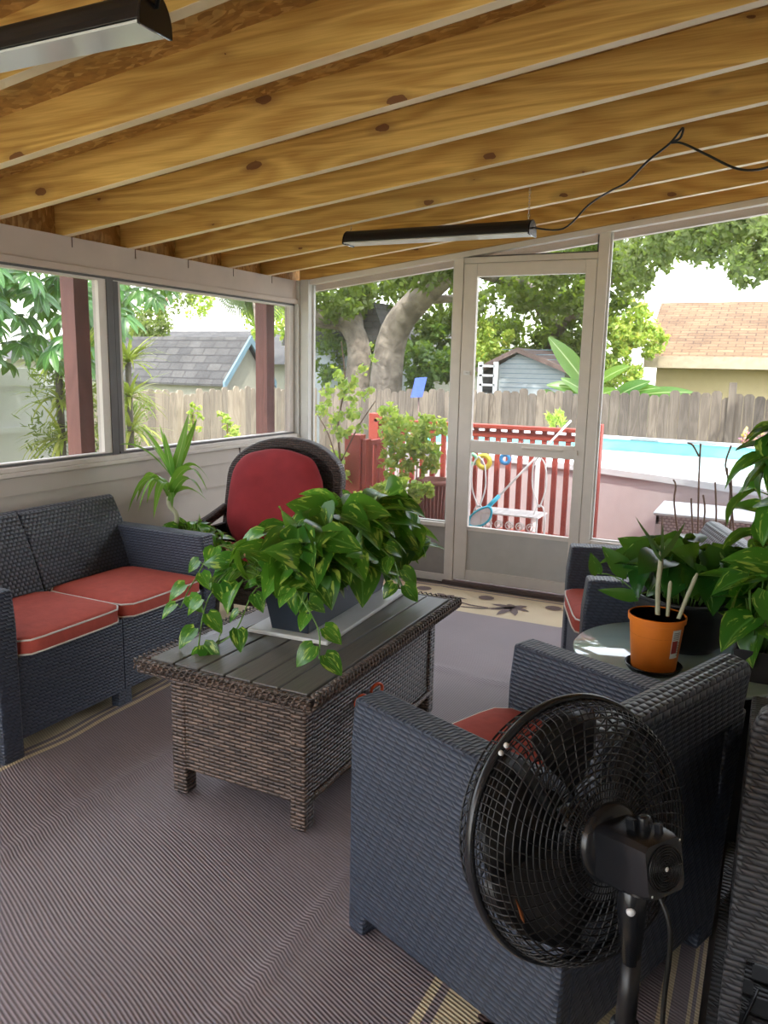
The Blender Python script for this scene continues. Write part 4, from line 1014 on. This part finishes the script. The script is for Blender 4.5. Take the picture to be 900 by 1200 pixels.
# ------------------------------------------------------------------ buildings
hs = thing('neighbour_house', 'cream house with tan shingle roof beyond the fence on the right', 'house', (4, 17, GZ0))
e0 = at(770, 425, 16); MB().box((e0.x - 4, -1.0, 0), (6, 5, e0.z - GZ0)).build('wall', 'wall_cream', hs)
er = at(755, 419, 15.5); rl_ = at(775, 355, 18.6); zE = er.z - GZ0 + .02; zR = rl_.z - GZ0
mb = MB(); mb.add([(er.x - 4, -1.5, zE), (7, -1.5, zE), (7, 1.6, zR), (rl_.x - 4, 1.6, zR), (er.x - 4, 5.5, zE), (7, 5.5, zE)], [(0, 1, 2, 3), (3, 2, 5, 4), (0, 3, 4)]); mb.build('roof', 'roof_tan', hs)
MB().box((er.x - 4, -1.53, zE - .20), (7, -1.49, zE + .01)).box((er.x - 4, -1.49, zE - .2), (7, -.98, zE - .17)).build('fascia', 'fascia_tan', hs)
bs = thing('blue_grey_shed', 'small blue-grey sided shed with brown gable trim beyond the fence', 'shed', (-1.3, 15.2, GZ0))
p = [at(*q, 15) for q in ((585, 470), (585, 428), (607, 415), (662, 433), (662, 470))]
MB().prism([(q.x + 1.3, 0 if i in (0, 4) else q.z - GZ0) for i, q in enumerate(p)], -.2, 2.2, 'y').build('wall', 'wall_bluegrey', bs)
mb = MB(); 
for (a, b) in (((560, 436), (607, 413)), ((607, 413), (676, 442))):
    a, b = at(*a, 14.9), at(*b, 14.9); mb.prism([(a.x + 1.3, a.z - GZ0), (b.x + 1.3, b.z - GZ0), (b.x + 1.3, b.z - GZ0 + .09), (a.x + 1.3, a.z - GZ0 + .09)], -.4, 2.5, 'y')
mb.build('roof', 'dark_brown', bs)
mb = MB(); 
for i in range(9): z = 1.75 + i * .09; mb.box((p[0].x + 1.3, -.205, z), (p[4].x + 1.3, -.2, z + .012))
mb.build('siding_lines', 'trim_blue', bs)
mb = MB(); a = at(565, 470, 15.1); mb.box((-1.05, .0, 0), (-.60, 1.9, a.z - GZ0 + .62)); mb.build('lean_to', 'roof_grey', bs)
ld = thing('white_ladder', 'white step ladder leaning beside the blue-grey shed', 'ladder', (-2.1, 14.6, GZ0))
for s_ in (560, 578):
    a, b = at(s_, 475, 14.6), at(s_ + 5, 424, 14.6); MB().box((a.x + 2.1 - .02, -.03, 0), (b.x + 2.1 + .02, .03, b.z - GZ0)).build('side_rail', 'pool_white', ld)
for y_ in (430, 441, 452, 463):
    a, b = at(562, y_, 14.6), at(580, y_, 14.6); MB().box((a.x + 2.1, -.03, a.z - GZ0), (b.x + 2.1, .03, a.z - GZ0 + .04)).build('step', 'pool_white', ld)
sh = thing('garden_shed', 'small pale shed with grey shingle roof and blue gable trim beyond the left fence', 'shed', (-6, 12.27, GZ0))
za, zb = 1.13 - GZ0, 1.85 - GZ0
MB().prism([(-.66, 0), (.66, 0), (.66, za), (0, zb - .04), (-.66, za)], -3.0, 0, 'x').build('wall', 'wall_shed', sh)
mb = MB()
for s_ in (-1, 1): mb.add([(-3.2, s_ * .80, za - .14), (.12, s_ * .80, za - .14), (.12, 0, zb), (-3.2, 0, zb), (-3.2, s_ * .80, za - .10), (.12, s_ * .80, za - .10), (.12, 0, zb + .04), (-3.2, 0, zb + .04)], [(0, 1, 2, 3), (4, 5, 6, 7), (0, 1, 5, 4), (1, 2, 6, 5)])
mb.build('roof', 'roof_grey', sh)
mb = MB()
for s_ in (-1, 1): mb.prism([(s_ * .82, za - .20), (0, zb - .08), (0, zb + .06), (s_ * .82, za - .06)], .12, .16, 'x')
mb.build('trim', 'trim_blue', sh)
h2 = thing('far_house', 'long low house with dark grey roof behind the garden shed', 'house', (-12, 21, GZ0))
a, b = at(180, 388, 22), at(345, 390, 22)
MB().box((-9, -2, 0), (6.5, 5, 2.2)).build('wall', 'wall_shed', h2)
mb = MB(); zt = a.z - GZ0; mb.add([(-9.5, -2.5, 2.1), (7, -2.5, 2.1), (6.0, 1, zt), (-9, 1, zt), (-9.5, 5.5, 2.1), (7, 5.5, 2.1)], [(0, 1, 2, 3), (3, 2, 5, 4), (1, 5, 2), (0, 3, 4)]); mb.build('roof', 'roof_grey', h2)
h3 = thing('grey_house', 'grey house wall seen between oak trunks beyond the fence', 'house', (-6.1, 16.2, GZ0))
MB().box((-1.2, 0, 0), (1.0, 1.7, 2.5)).build('wall', 'wall_bluegrey', h3)
MB().prism([(-1.5, 2.55), (1.3, 2.55), (.9, 3.5), (-1.2, 3.4)], -.3, 1.95, 'y').build('roof', 'roof_grey', h3)

# ------------------------------------------------------------------ vegetation
def leafcloud(mb, blobs, size, r, asp=.55):
    for (c_, rad, n) in blobs:
        c_ = Vector(c_); rad = rad if isinstance(rad, tuple) else (rad,) * 3
        nc = max(4, n // (45 if n > 1000 else 9)); cl = []
        for i in range(nc):
            d = rv(r); k = r.uniform(.35, 1) ** .5; cl.append(c_ + Vector((d.x * rad[0], d.y * rad[1], d.z * rad[2])) * k) # noqa
        sp_ = .30 * (rad[0] + rad[1] + rad[2]) / 3
        for i in range(n):
            o_ = cl[i % nc] + rv(r) * sp_ * r.uniform(0, 1) ** .6
            a = rv(r); b = a.cross(rv(r)); 
            if b.length < .1: continue
            b.normalize(); L_ = size * r.uniform(.6, 1.3); a *= L_; b *= L_ * asp
            mb.v += [tuple(o_ - a * .5), tuple(o_ + b * .5), tuple(o_ + a * .5), tuple(o_ - b * .5)]; k = len(mb.v)
            mb.f.append((k - 4, k - 3, k - 2, k - 1)); mb.mi.append(0); mb.sm.append(False)
def tree(name, label, cat, base, blobs, size, mat, trunk=None, seed=1, group=None, asp=.55, tmat='bark'):
    t = thing(name, label, cat, base, 0, group); I = Vector(base); mb = MB()
    leafcloud(mb, [(Vector(c_) - I, rd, n) for c_, rd, n in blobs], size, random.Random(seed), asp); mb.build('crown', mat, t)
    if trunk:
        mb = MB()
        for pts, rs in trunk:
            q_ = smooth_path([Vector(p) - I for p in pts], 4); n_ = len(q_); mb.tube(q_, [rs[0] + (rs[1] - rs[0]) * i / (n_ - 1) for i in range(n_)], 10)
        mb.build('trunk', tmat, t)
    return t
def B(px, py, Y, rp, n, fy=1.0, dp=1.0):        # blob centred on a line of sight: rp = radius in picture pixels
    c_ = at(px, py, Y); r_ = rp * (c_ - CP).length / FPX; return (c_, (r_, r_ * dp, r_ * fy), n)
tb = at(450, 500, 14); tb.z = GZ0
tree('oak_tree', 'big oak with thick leaning trunk seen through the left screen panel', 'tree', tuple(tb),
     [B(395, 340, 14.5, 45, 2000, .8), B(430, 330, 16, 50, 2200, .8), B(510, 350, 16, 40, 1700), B(480, 300, 12.5, 55, 1700, .6), B(540, 290, 13, 50, 1500, .7), B(400, 290, 12, 60, 1400, .7), B(515, 400, 17, 34, 1500)], .15, 'oak_leaf',
     [([(tb.x, 14, GZ0), at(452, 452, 14), at(462, 390, 14), at(490, 352, 13.8), at(540, 305, 13.5), at(580, 260, 13.2)], (.36, .17)),
      ([at(475, 375, 14), at(500, 335, 14.3), at(505, 290, 14.5)], (.16, .08)), ([at(492, 350, 13.8), at(530, 350, 14), at(560, 340, 14)], (.10, .04))], 3)
t2 = at(405, 500, 15); t2.z = GZ0
tree('oak_tree', 'oak with bending grey limb near the corner post', 'tree', tuple(t2),
     [B(380, 370, 15.5, 25, 600), B(370, 300, 14, 40, 900), B(345, 330, 16, 30, 700)], .15, 'oak_leaf',
     [([(t2.x, 15, GZ0), at(418, 450, 15), at(420, 405, 15), at(405, 378, 15), at(372, 372, 14.6), at(330, 350, 14)], (.30, .16)), ([at(420, 405, 15), at(415, 350, 15.2), at(405, 300, 15)], (.16, .10))], 4)
t3 = at(640, 500, 20); t3.z = GZ0
tree('oak_tree', 'wide spreading oak crown filling the screen door view', 'tree', tuple(t3),
     [B(590, 345, 17, 45, 2000), B(640, 330, 15, 50, 2000, .7), B(670, 370, 17, 40, 1800), B(610, 300, 14, 50, 1200, .6), B(590, 400, 18, 30, 1300), B(640, 405, 18, 28, 1200, .7), B(700, 330, 15, 45, 1500), B(735, 300, 13, 50, 1700, .7), B(680, 290, 13, 50, 1300, .6)], .14, 'oak_leaf',
     [([(t3.x, 20, GZ0), at(645, 430, 19), at(650, 390, 18), at(620, 340, 16), at(560, 320, 14)], (.35, .08)), ([at(650, 390, 18), at(690, 350, 15), at(740, 310, 13)], (.15, .04))], 5)
t4 = at(1000, 450, 12); t4.z = GZ0
tree('oak_tree', 'pale hanging oak foliage at the top right above the tan roof', 'tree', tuple(t4),
     [B(800, 280, 10, 38, 1800, .6), B(850, 275, 9.5, 45, 2200, .6), B(900, 280, 9, 50, 2000, .7), B(760, 290, 11, 34, 1300, .8), B(748, 325, 11, 16, 350, 1.3), B(880, 320, 9.5, 22, 500, .7), B(830, 240, 9, 50, 1500, .6), B(760, 250, 10, 45, 1200, .5)], .085, 'oak_leaf_pale',
     [([(t4.x, 12, GZ0), at(990, 350, 12), at(940, 280, 11), at(860, 262, 10), at(780, 270, 10.5)], (.3, .03))], 6)
def shrub(name, label, blobs, size, mat, seed, asp=.55, trunk=None, cat='shrub', group=None):
    c_ = blobs[0][0]; return tree(name, label, cat, (c_.x, c_.y, GZ0), blobs, size, mat, trunk, seed, group, asp, 'stem_brown')
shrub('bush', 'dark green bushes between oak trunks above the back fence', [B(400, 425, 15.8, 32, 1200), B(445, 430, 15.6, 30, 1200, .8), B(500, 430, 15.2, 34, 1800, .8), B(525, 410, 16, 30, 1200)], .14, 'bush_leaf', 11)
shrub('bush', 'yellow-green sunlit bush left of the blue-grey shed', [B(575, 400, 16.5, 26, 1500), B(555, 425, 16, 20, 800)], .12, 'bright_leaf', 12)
shrub('bush', 'light green bushy tree left of the tan-roofed house', [B(735, 375, 15.0, 30, 1800), B(715, 405, 14.6, 24, 1200), B(750, 400, 15.0, 25, 1300, .8), B(725, 440, 14.6, 24, 1000, .8)], .13, 'bright_leaf', 13, asp=.4)
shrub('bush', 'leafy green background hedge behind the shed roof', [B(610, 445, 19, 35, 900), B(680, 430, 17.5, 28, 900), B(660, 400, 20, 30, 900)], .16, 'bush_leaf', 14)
shrub('garden_plant', 'bright green spiky plant just behind the deck railing', [B(652, 490, 8.5, 12, 160, .7)], .10, 'bright_leaf', 15, .25, [([at(652, 560, 8.5), at(652, 492, 8.5)], (.012, .006))], 'plant')
shrub('flowering_bush', 'low bush with pink flowers by the back fence at the right', [B(885, 514, 10.6, 14, 420, .7)], .05, 'flower_mix', 16)
shrub('garden_plant', 'young yellow-green weed growing along the left fence', [B(270, 505, 9.0, 12, 160, 1.3), B(262, 490, 9.0, 8, 60)], .09, 'bright_leaf', 17, .5, [([at(268, 560, 9.0), at(266, 490, 9.0)], (.012, .006))], 'plant')
shrub('garden_plant', 'climbing weed with pale leaves on the left fence beside the dracaena', [B(228, 490, 8.8, 9, 120, 2.0)], .08, 'bright_leaf', 18, .5, [([at(228, 560, 8.8), at(226, 480, 8.8)], (.012, .006))], 'plant')
# shrubs beside the deck seen over the crimson chair
shrub('tall_shrub', 'thin tall shrub with round yellow-green leaves beside the corner post', [B(395, 470, 5.35, 26, 190, 1.4), B(420, 450, 5.3, 22, 130, 1.2), B(385, 560, 5.4, 24, 230, 1.5), B(410, 500, 5.3, 20, 110), B(430, 415, 5.3, 14, 14)], .050, 'bright_leaf', 19, .8,
      [([at(398, 640, 5.35), at(400, 560, 5.35), at(396, 500, 5.35), at(404, 450, 5.35), at(400, 400, 5.35)], (.012, .004)), ([at(400, 560, 5.35), at(385, 510, 5.35), at(368, 480, 5.35)], (.006, .003)), ([at(400, 540, 5.35), at(420, 500, 5.3), at(440, 470, 5.3)], (.006, .003))])
shrub('croton_shrub', 'dense variegated light green bush against the red deck railing', [B(475, 510, 5.75, 28, 700, .9), B(500, 535, 5.75, 20, 350), B(455, 490, 5.8, 16, 220), B(505, 500, 5.85, 18, 260), B(465, 545, 5.7, 22, 330)], .065, 'bright_leaf', 20, .45)
shrub('potted_croton', 'yellow-green leafy plant in a pink pot on the deck by the sill', [B(470, 575, 5.2, 18, 260), B(495, 578, 5.2, 14, 170, .8), B(450, 580, 5.2, 16, 180), B(425, 590, 5.2, 18, 200)], .060, 'bright_leaf', 22, .55, cat='potted plant')
pp = thing('pink_pot', 'pink flower pot on the deck under the yellow-green plant', 'pot', (*at(494, 598, 5.2).xy, -.01))
MB().lathe([(.06, 0), (.085, .26), (.095, .26), (.095, .30), (.085, .30), (.08, .25)], 28).build('body', 'pot_pink', pp); MB().lathe([(.001, .25), (.082, .25)], 20).build('soil', 'soil', pp)
pp = thing('brown_pot', 'ribbed reddish-brown planter standing by the railing', 'pot', (*at(508, 580, 5.75).xy, -.01))
mb = MB(); mb.lathe([(.10, 0), (.135, .50), (.15, .50), (.15, .54), (.13, .54), (.12, .46)], 28)
for k in range(28): a = 2 * pi * k / 28; mb.tube([(.102 * cos(a), .102 * sin(a), .0), (.137 * cos(a), .137 * sin(a), .5)], .006, 4)
mb.build('body', 'pot_brown', pp); MB().lathe([(.001, .46), (.125, .46)], 20).build('soil', 'soil', pp)
# bare twigs outside the right screen
tw = thing('bare_twig_shrub', 'bare brown twigs standing outside the right screen panel', 'shrub', (*at(810, 690, 5.25).xy, -.01)); I = Vector(tw.location); mb = MB()
for P_ in (((818, 700), (818, 620), (819, 560), (821, 520)), ((819, 535), (812, 522), (806, 519)), ((800, 700), (796, 640), (790, 590), (792, 570), (789, 562)), ((845, 690), (850, 620), (856, 575), (850, 545), (857, 522)), ((842, 690), (858, 600), (853, 560), (852, 548)), ((862, 640), (858, 600), (857, 560)), ((815, 670), (811, 610), (810, 584)), ((830, 690), (839, 620), (838, 565)), ((806, 690), (778, 640), (776, 606)), ((822, 640), (826, 600), (824, 580))):
    mb.tube(smooth_path([at(*q, 5.25) - I for q in P_], 3), .006, 5)
mb.tube([(0, 0, 0), (0, 0, .05)], .03, 8); mb.build('twigs', 'stem_brown', tw)
# banana plant
bn = thing('banana_plant', 'banana plant with large paddle leaves left of the tan-roofed house', 'plant', (.2, 13.4, GZ0)); I = Vector(bn.location); mb = MB(); st = MB()
for (a, b, wd) in (((690, 455), (648, 393), .42), ((690, 460), (645, 445), .30), ((700, 450), (728, 425), .30), ((715, 470), (752, 442), .36), ((725, 465), (765, 448), .3), ((740, 465), (806, 450), .26), ((700, 470), (664, 440), .3), ((705, 455), (690, 405), .3), ((748, 470), (785, 462), .2), ((690, 470), (715, 452), .28), ((655, 470), (638, 455), .25)):
    A_, B_ = at(*a, 13.4) - I, at(*b, 13.0) - I; mb.leaf(A_, B_ - A_, (0, -.9, .6), (B_ - A_).length, wd * .78, .25, .12, kind='oval', rows=9)
for px in (690, 712, 742): q_ = at(px, 465, 13.4) - I; st.tube([(q_.x, q_.y, 0), q_], [.10, .06], 8)
mb.build('foliage', 'banana_leaf', bn); st.build('stems', 'stem_green', bn)
# palm fronds hanging in from the upper left
pm = thing('palm_tree', 'fan palm fronds hanging over the garden shed roof', 'tree', (*at(330, 400, 12.8).xy, GZ0)); I = Vector(pm.location); mb = MB(); top = at(300, 325, 12.8) - I
for (px, py) in ((243, 352), (262, 366), (285, 378), (305, 368), (322, 372), (235, 340), (345, 360), (270, 350)):
    e_ = at(px, py, 12.2 + R_.random()) - I; c_ = top.lerp(e_, .45)
    for k in range(16):
        a = -.9 + 1.8 * k / 15; d_ = (e_ - top).normalized(); sd_ = d_.cross(Vector((0, 1, .2))).normalized()
        dd = d_ * cos(a) + sd_ * sin(a); mb.leaf(c_, dd + Vector((0, 0, -.15)), (0, -1, .3), .62, .035, .4, .1, kind='strap', rows=3)
    mb.tube([top, c_], .012, 4)
mb.build('fronds', 'palm_leaf', pm); MB().tube([(0, 0, 0), (top.x * .6, 0, top.z * .5), top], [.14, .12, .12], 10).build('trunk', 'bark', pm)
# schefflera, yucca and stems outside the first left window
sf = thing('schefflera_tree', 'umbrella tree with big glossy drooping leaflets outside the left windows', 'tree', (-1.9, 4.2, GZ0)); I = Vector(sf.location); mb = MB(); st = MB(); r = random.Random(31)
for i in range(330):
    px = r.uniform(-180, 200); py = r.uniform(250, 425) if px < 130 else r.uniform(290, 385)
    if px > 150 and py > 350: continue
    c_ = atx(px, py, -1.55 - r.uniform(0, 1.3)) - I; tilt = Vector((r.uniform(.0, .9), r.uniform(-.7, .3), 1)).normalized(); u = tilt.orthogonal().normalized(); v = tilt.cross(u); L_ = r.uniform(.13, .19)
    for k in range(8):
        a = 2 * pi * k / 8 + r.uniform(-.15, .15); d_ = u * cos(a) + v * sin(a) + Vector((0, 0, -.35)); mb.leaf(c_ + d_ * .015, d_, tilt, L_ * r.uniform(.8, 1.1), .062, .3, .12, kind='oval', rows=5)
    if False: st.tube(bez((r.uniform(-.2, .2), r.uniform(-.9, -.4), 1.3), (c_.x * .6, c_.y * .7, c_.z - .1), c_, 5), [.02, .016, .012, .01, .008, .006], 6)
st.tube([(0, -.65, 0), (0, -.65, 1.5)], [.05, .04], 8)
mb.build('foliage', 'schefflera_leaf', sf); st.build('branches', 'bark', sf)
for j, (px, py, X, lab) in enumerate(((68, 425, -2.5, 'yellow-green spiky yucca above the white fence in the first left window'), (97, 420, -2.4, 'yellow-green spiky yucca directly beside the red post outside'), (150, 425, -2.5, 'spiky yellow-green yucca right of the dark window mullion'))):
    c_ = atx(px, py, X); yc = thing('yucca', lab, 'plant', (c_.x, c_.y, GZ0)); mb = MB(); r = random.Random(40 + j)
    for lvl in range(3):
        for k in range(44):
            d_ = rv(r); d_.z = abs(d_.z) * .9 + .05 - lvl * .15; mb.leaf((0, 0, c_.z - GZ0 - lvl * .32), d_, (0, 0, 1), r.uniform(.30, .48), .034, r.uniform(.2, .7), .1, kind='strap', rows=5)
    mb.build('foliage', 'yucca_leaf', yc); MB().tube([(0, 0, 0), (0, 0, c_.z - GZ0)], .03, 8).build('stem', 'bark', yc)
shrub('hedge', 'thin-leaved grey-green shrub in front of the white fence', [(atx(85, 480, -2.6), (.25, .5, .5), 900), (atx(130, 490, -2.9), (.3, .5, .5), 900)], .09, 'oak_leaf_pale', 45, .2)
shrub('hedge', 'bright foliage behind the left fence under the palm', [B(310, 372, 18, 24, 700), B(345, 380, 18, 20, 500), B(230, 350, 19, 20, 400)], .16, 'bright_leaf', 46)
shrub('hedge', 'hazy tree foliage above the left shed roof', [B(200, 340, 17, 26, 800), B(175, 380, 14, 22, 900)], .13, 'oak_leaf_pale', 47, trunk=[([(-9.2, 16, GZ0), at(190, 400, 16), at(195, 350, 16.5)], (.14, .06))])

# ------------------------------------------------------------------ deck things
rk = thing('wrought_iron_stand', 'white wrought iron plant stand with scroll work outside the screen door', 'plant stand', (1.32, 5.72, -.01)); I = Vector(rk.location)
for cx in (561, 632):
    mb = MB(); q_ = [(0, 535), (7, 545), (8, 570), (3, 588), (0, 594), (-3, 588), (-8, 570), (-7, 545)]
    mb.tube(smooth_path([at(cx + a, b, 5.72) - I for a, b in q_] + [at(cx, 535, 5.72) - I], 3), .006, 6)
    mb.tube(smooth_path([at(cx + a, b, 5.72) - I for a, b in ((-6, 612), (-6, 600), (0, 592), (6, 600), (6, 630), (7, 645))], 3), .006, 6)
    mb.build('end_scroll', 'white_iron', rk)
a, b = at(570, 597, 5.72) - I, at(634, 603, 5.72) - I
mb = MB()
for k in range(7): mb.box((a.x, -.12 + k * .04, a.z - .01), (b.x, -.105 + k * .04, a.z))
for k in range(9): x = a.x + (b.x - a.x) * k / 8; mb.box((x, -.12, a.z - .012), (x + .012, .14, a.z - .003))
mb.build('shelf', 'white_iron', rk)
for k in range(5):
    c_ = Vector((a.x + .05 + (b.x - a.x - .1) * k / 4, 0, a.z - .09)); MB().tube([c_ + Vector((.035 * cos(q) * (1 - q / 14), -.1, .035 * sin(q) * (1 - q / 14))) for q in (j * .5 for j in range(20))], .005, 5).build('scroll', 'white_iron', rk)
for x_ in (a.x, b.x):
    for y_ in (-.11, .12): MB().tube([(x_, y_, a.z), (x_, y_, .0)], .008, 6).build('leg', 'white_iron', rk)
nt_ = thing('pool_net', 'pool skimmer net with long white pole leaning on the red railing', 'pool net', tuple(at(560, 607, 5.6))); I = Vector(nt_.location)
MB().tube([at(583, 583, 5.66) - I, at(669, 493, 6.10) - I], .0085, 8).build('pole', 'white_iron', nt_)
MB().tube([at(570, 596, 5.62) - I, at(585, 581, 5.67) - I], .017, 8).build('socket', 'net_blue', nt_)
q_ = [at(*p, 5.6) - I for p in ((549, 615), (551, 606), (560, 598), (571, 594), (576, 598), (574, 608), (566, 615), (556, 617))]
MB().tube(smooth_path(q_ + [q_[0]], 3), .009, 6).build('frame', 'net_blue', nt_)
mb = MB(); mb.add([q + Vector((0, .005, 0)) for q in q_], [tuple(range(8))]); mb.build('mesh', 'toy_blue' if 0 else 'towel', nt_)
for (px, py, w_, mt_, lab) in ((567, 541, .05, 'toy_yellow', 'round yellow pool float hooked on the railing'), (592, 538, .035, 'toy_blue', 'small blue pool toy on the railing'), (553, 538, .04, 'toy_green', 'small green pool toy on the railing by the door stile')):
    c_ = at(px, py, 6.10); t = MB(); t.tube([c_ + Vector((w_ * cos(a), 0, w_ * sin(a))) - c_ for a in (2 * pi * k / 20 for k in range(20))], w_ * .42, 8, closed=True)
    o = t.build('pool_toy', mt_); o.location = c_; tag(o, lab, 'pool toy')
sp_ = thing('solar_light', 'small blue solar panel on a stake behind the deck railing', 'solar light', (*at(489, 500, 6.6).xy, -.05)); I = Vector(sp_.location)
a, b = at(481, 466, 6.6) - I, at(497, 442, 6.6) - I
mb = MB(); mb.hexa([(a.x, 0, a.z), (b.x - .015, -.005, a.z + .01), (b.x - .015, .012, a.z + .01), (a.x, .017, a.z), (a.x + .02, .05, b.z - .01), (b.x, .05, b.z), (b.x, .067, b.z), (a.x + .02, .067, b.z - .01)]); mb.build('panel', 'solar_blue', sp_)
MB().tube([((a.x + b.x) / 2, .04, 0), ((a.x + b.x) / 2, .04, a.z + .05)], .008, 6).build('stake', 'dark_brown', sp_)
pt = thing('patio_table', 'white square patio table with woven skirt outside the right screen', 'table', (2.62, 5.78, -.01)); I = Vector(pt.location)
MB().box((-.30, -.26, .46), (.34, .30, .48)).build('table_top', 'pool_white', pt, bevel=.006)
MB().box((-.28, -.25, .35), (.32, -.23, .46)).box((-.28, -.25, .35), (-.26, .28, .46)).box((.30, -.25, .35), (.32, .28, .46)).build('skirt', 'skirt_weave', pt)
for x_ in (-.26, .29):
    for y_ in (-.23, .26): MB().box((x_ - .022, y_ - .022, 0), (x_ + .022, y_ + .022, .40)).build('leg', 'pool_pink', pt)
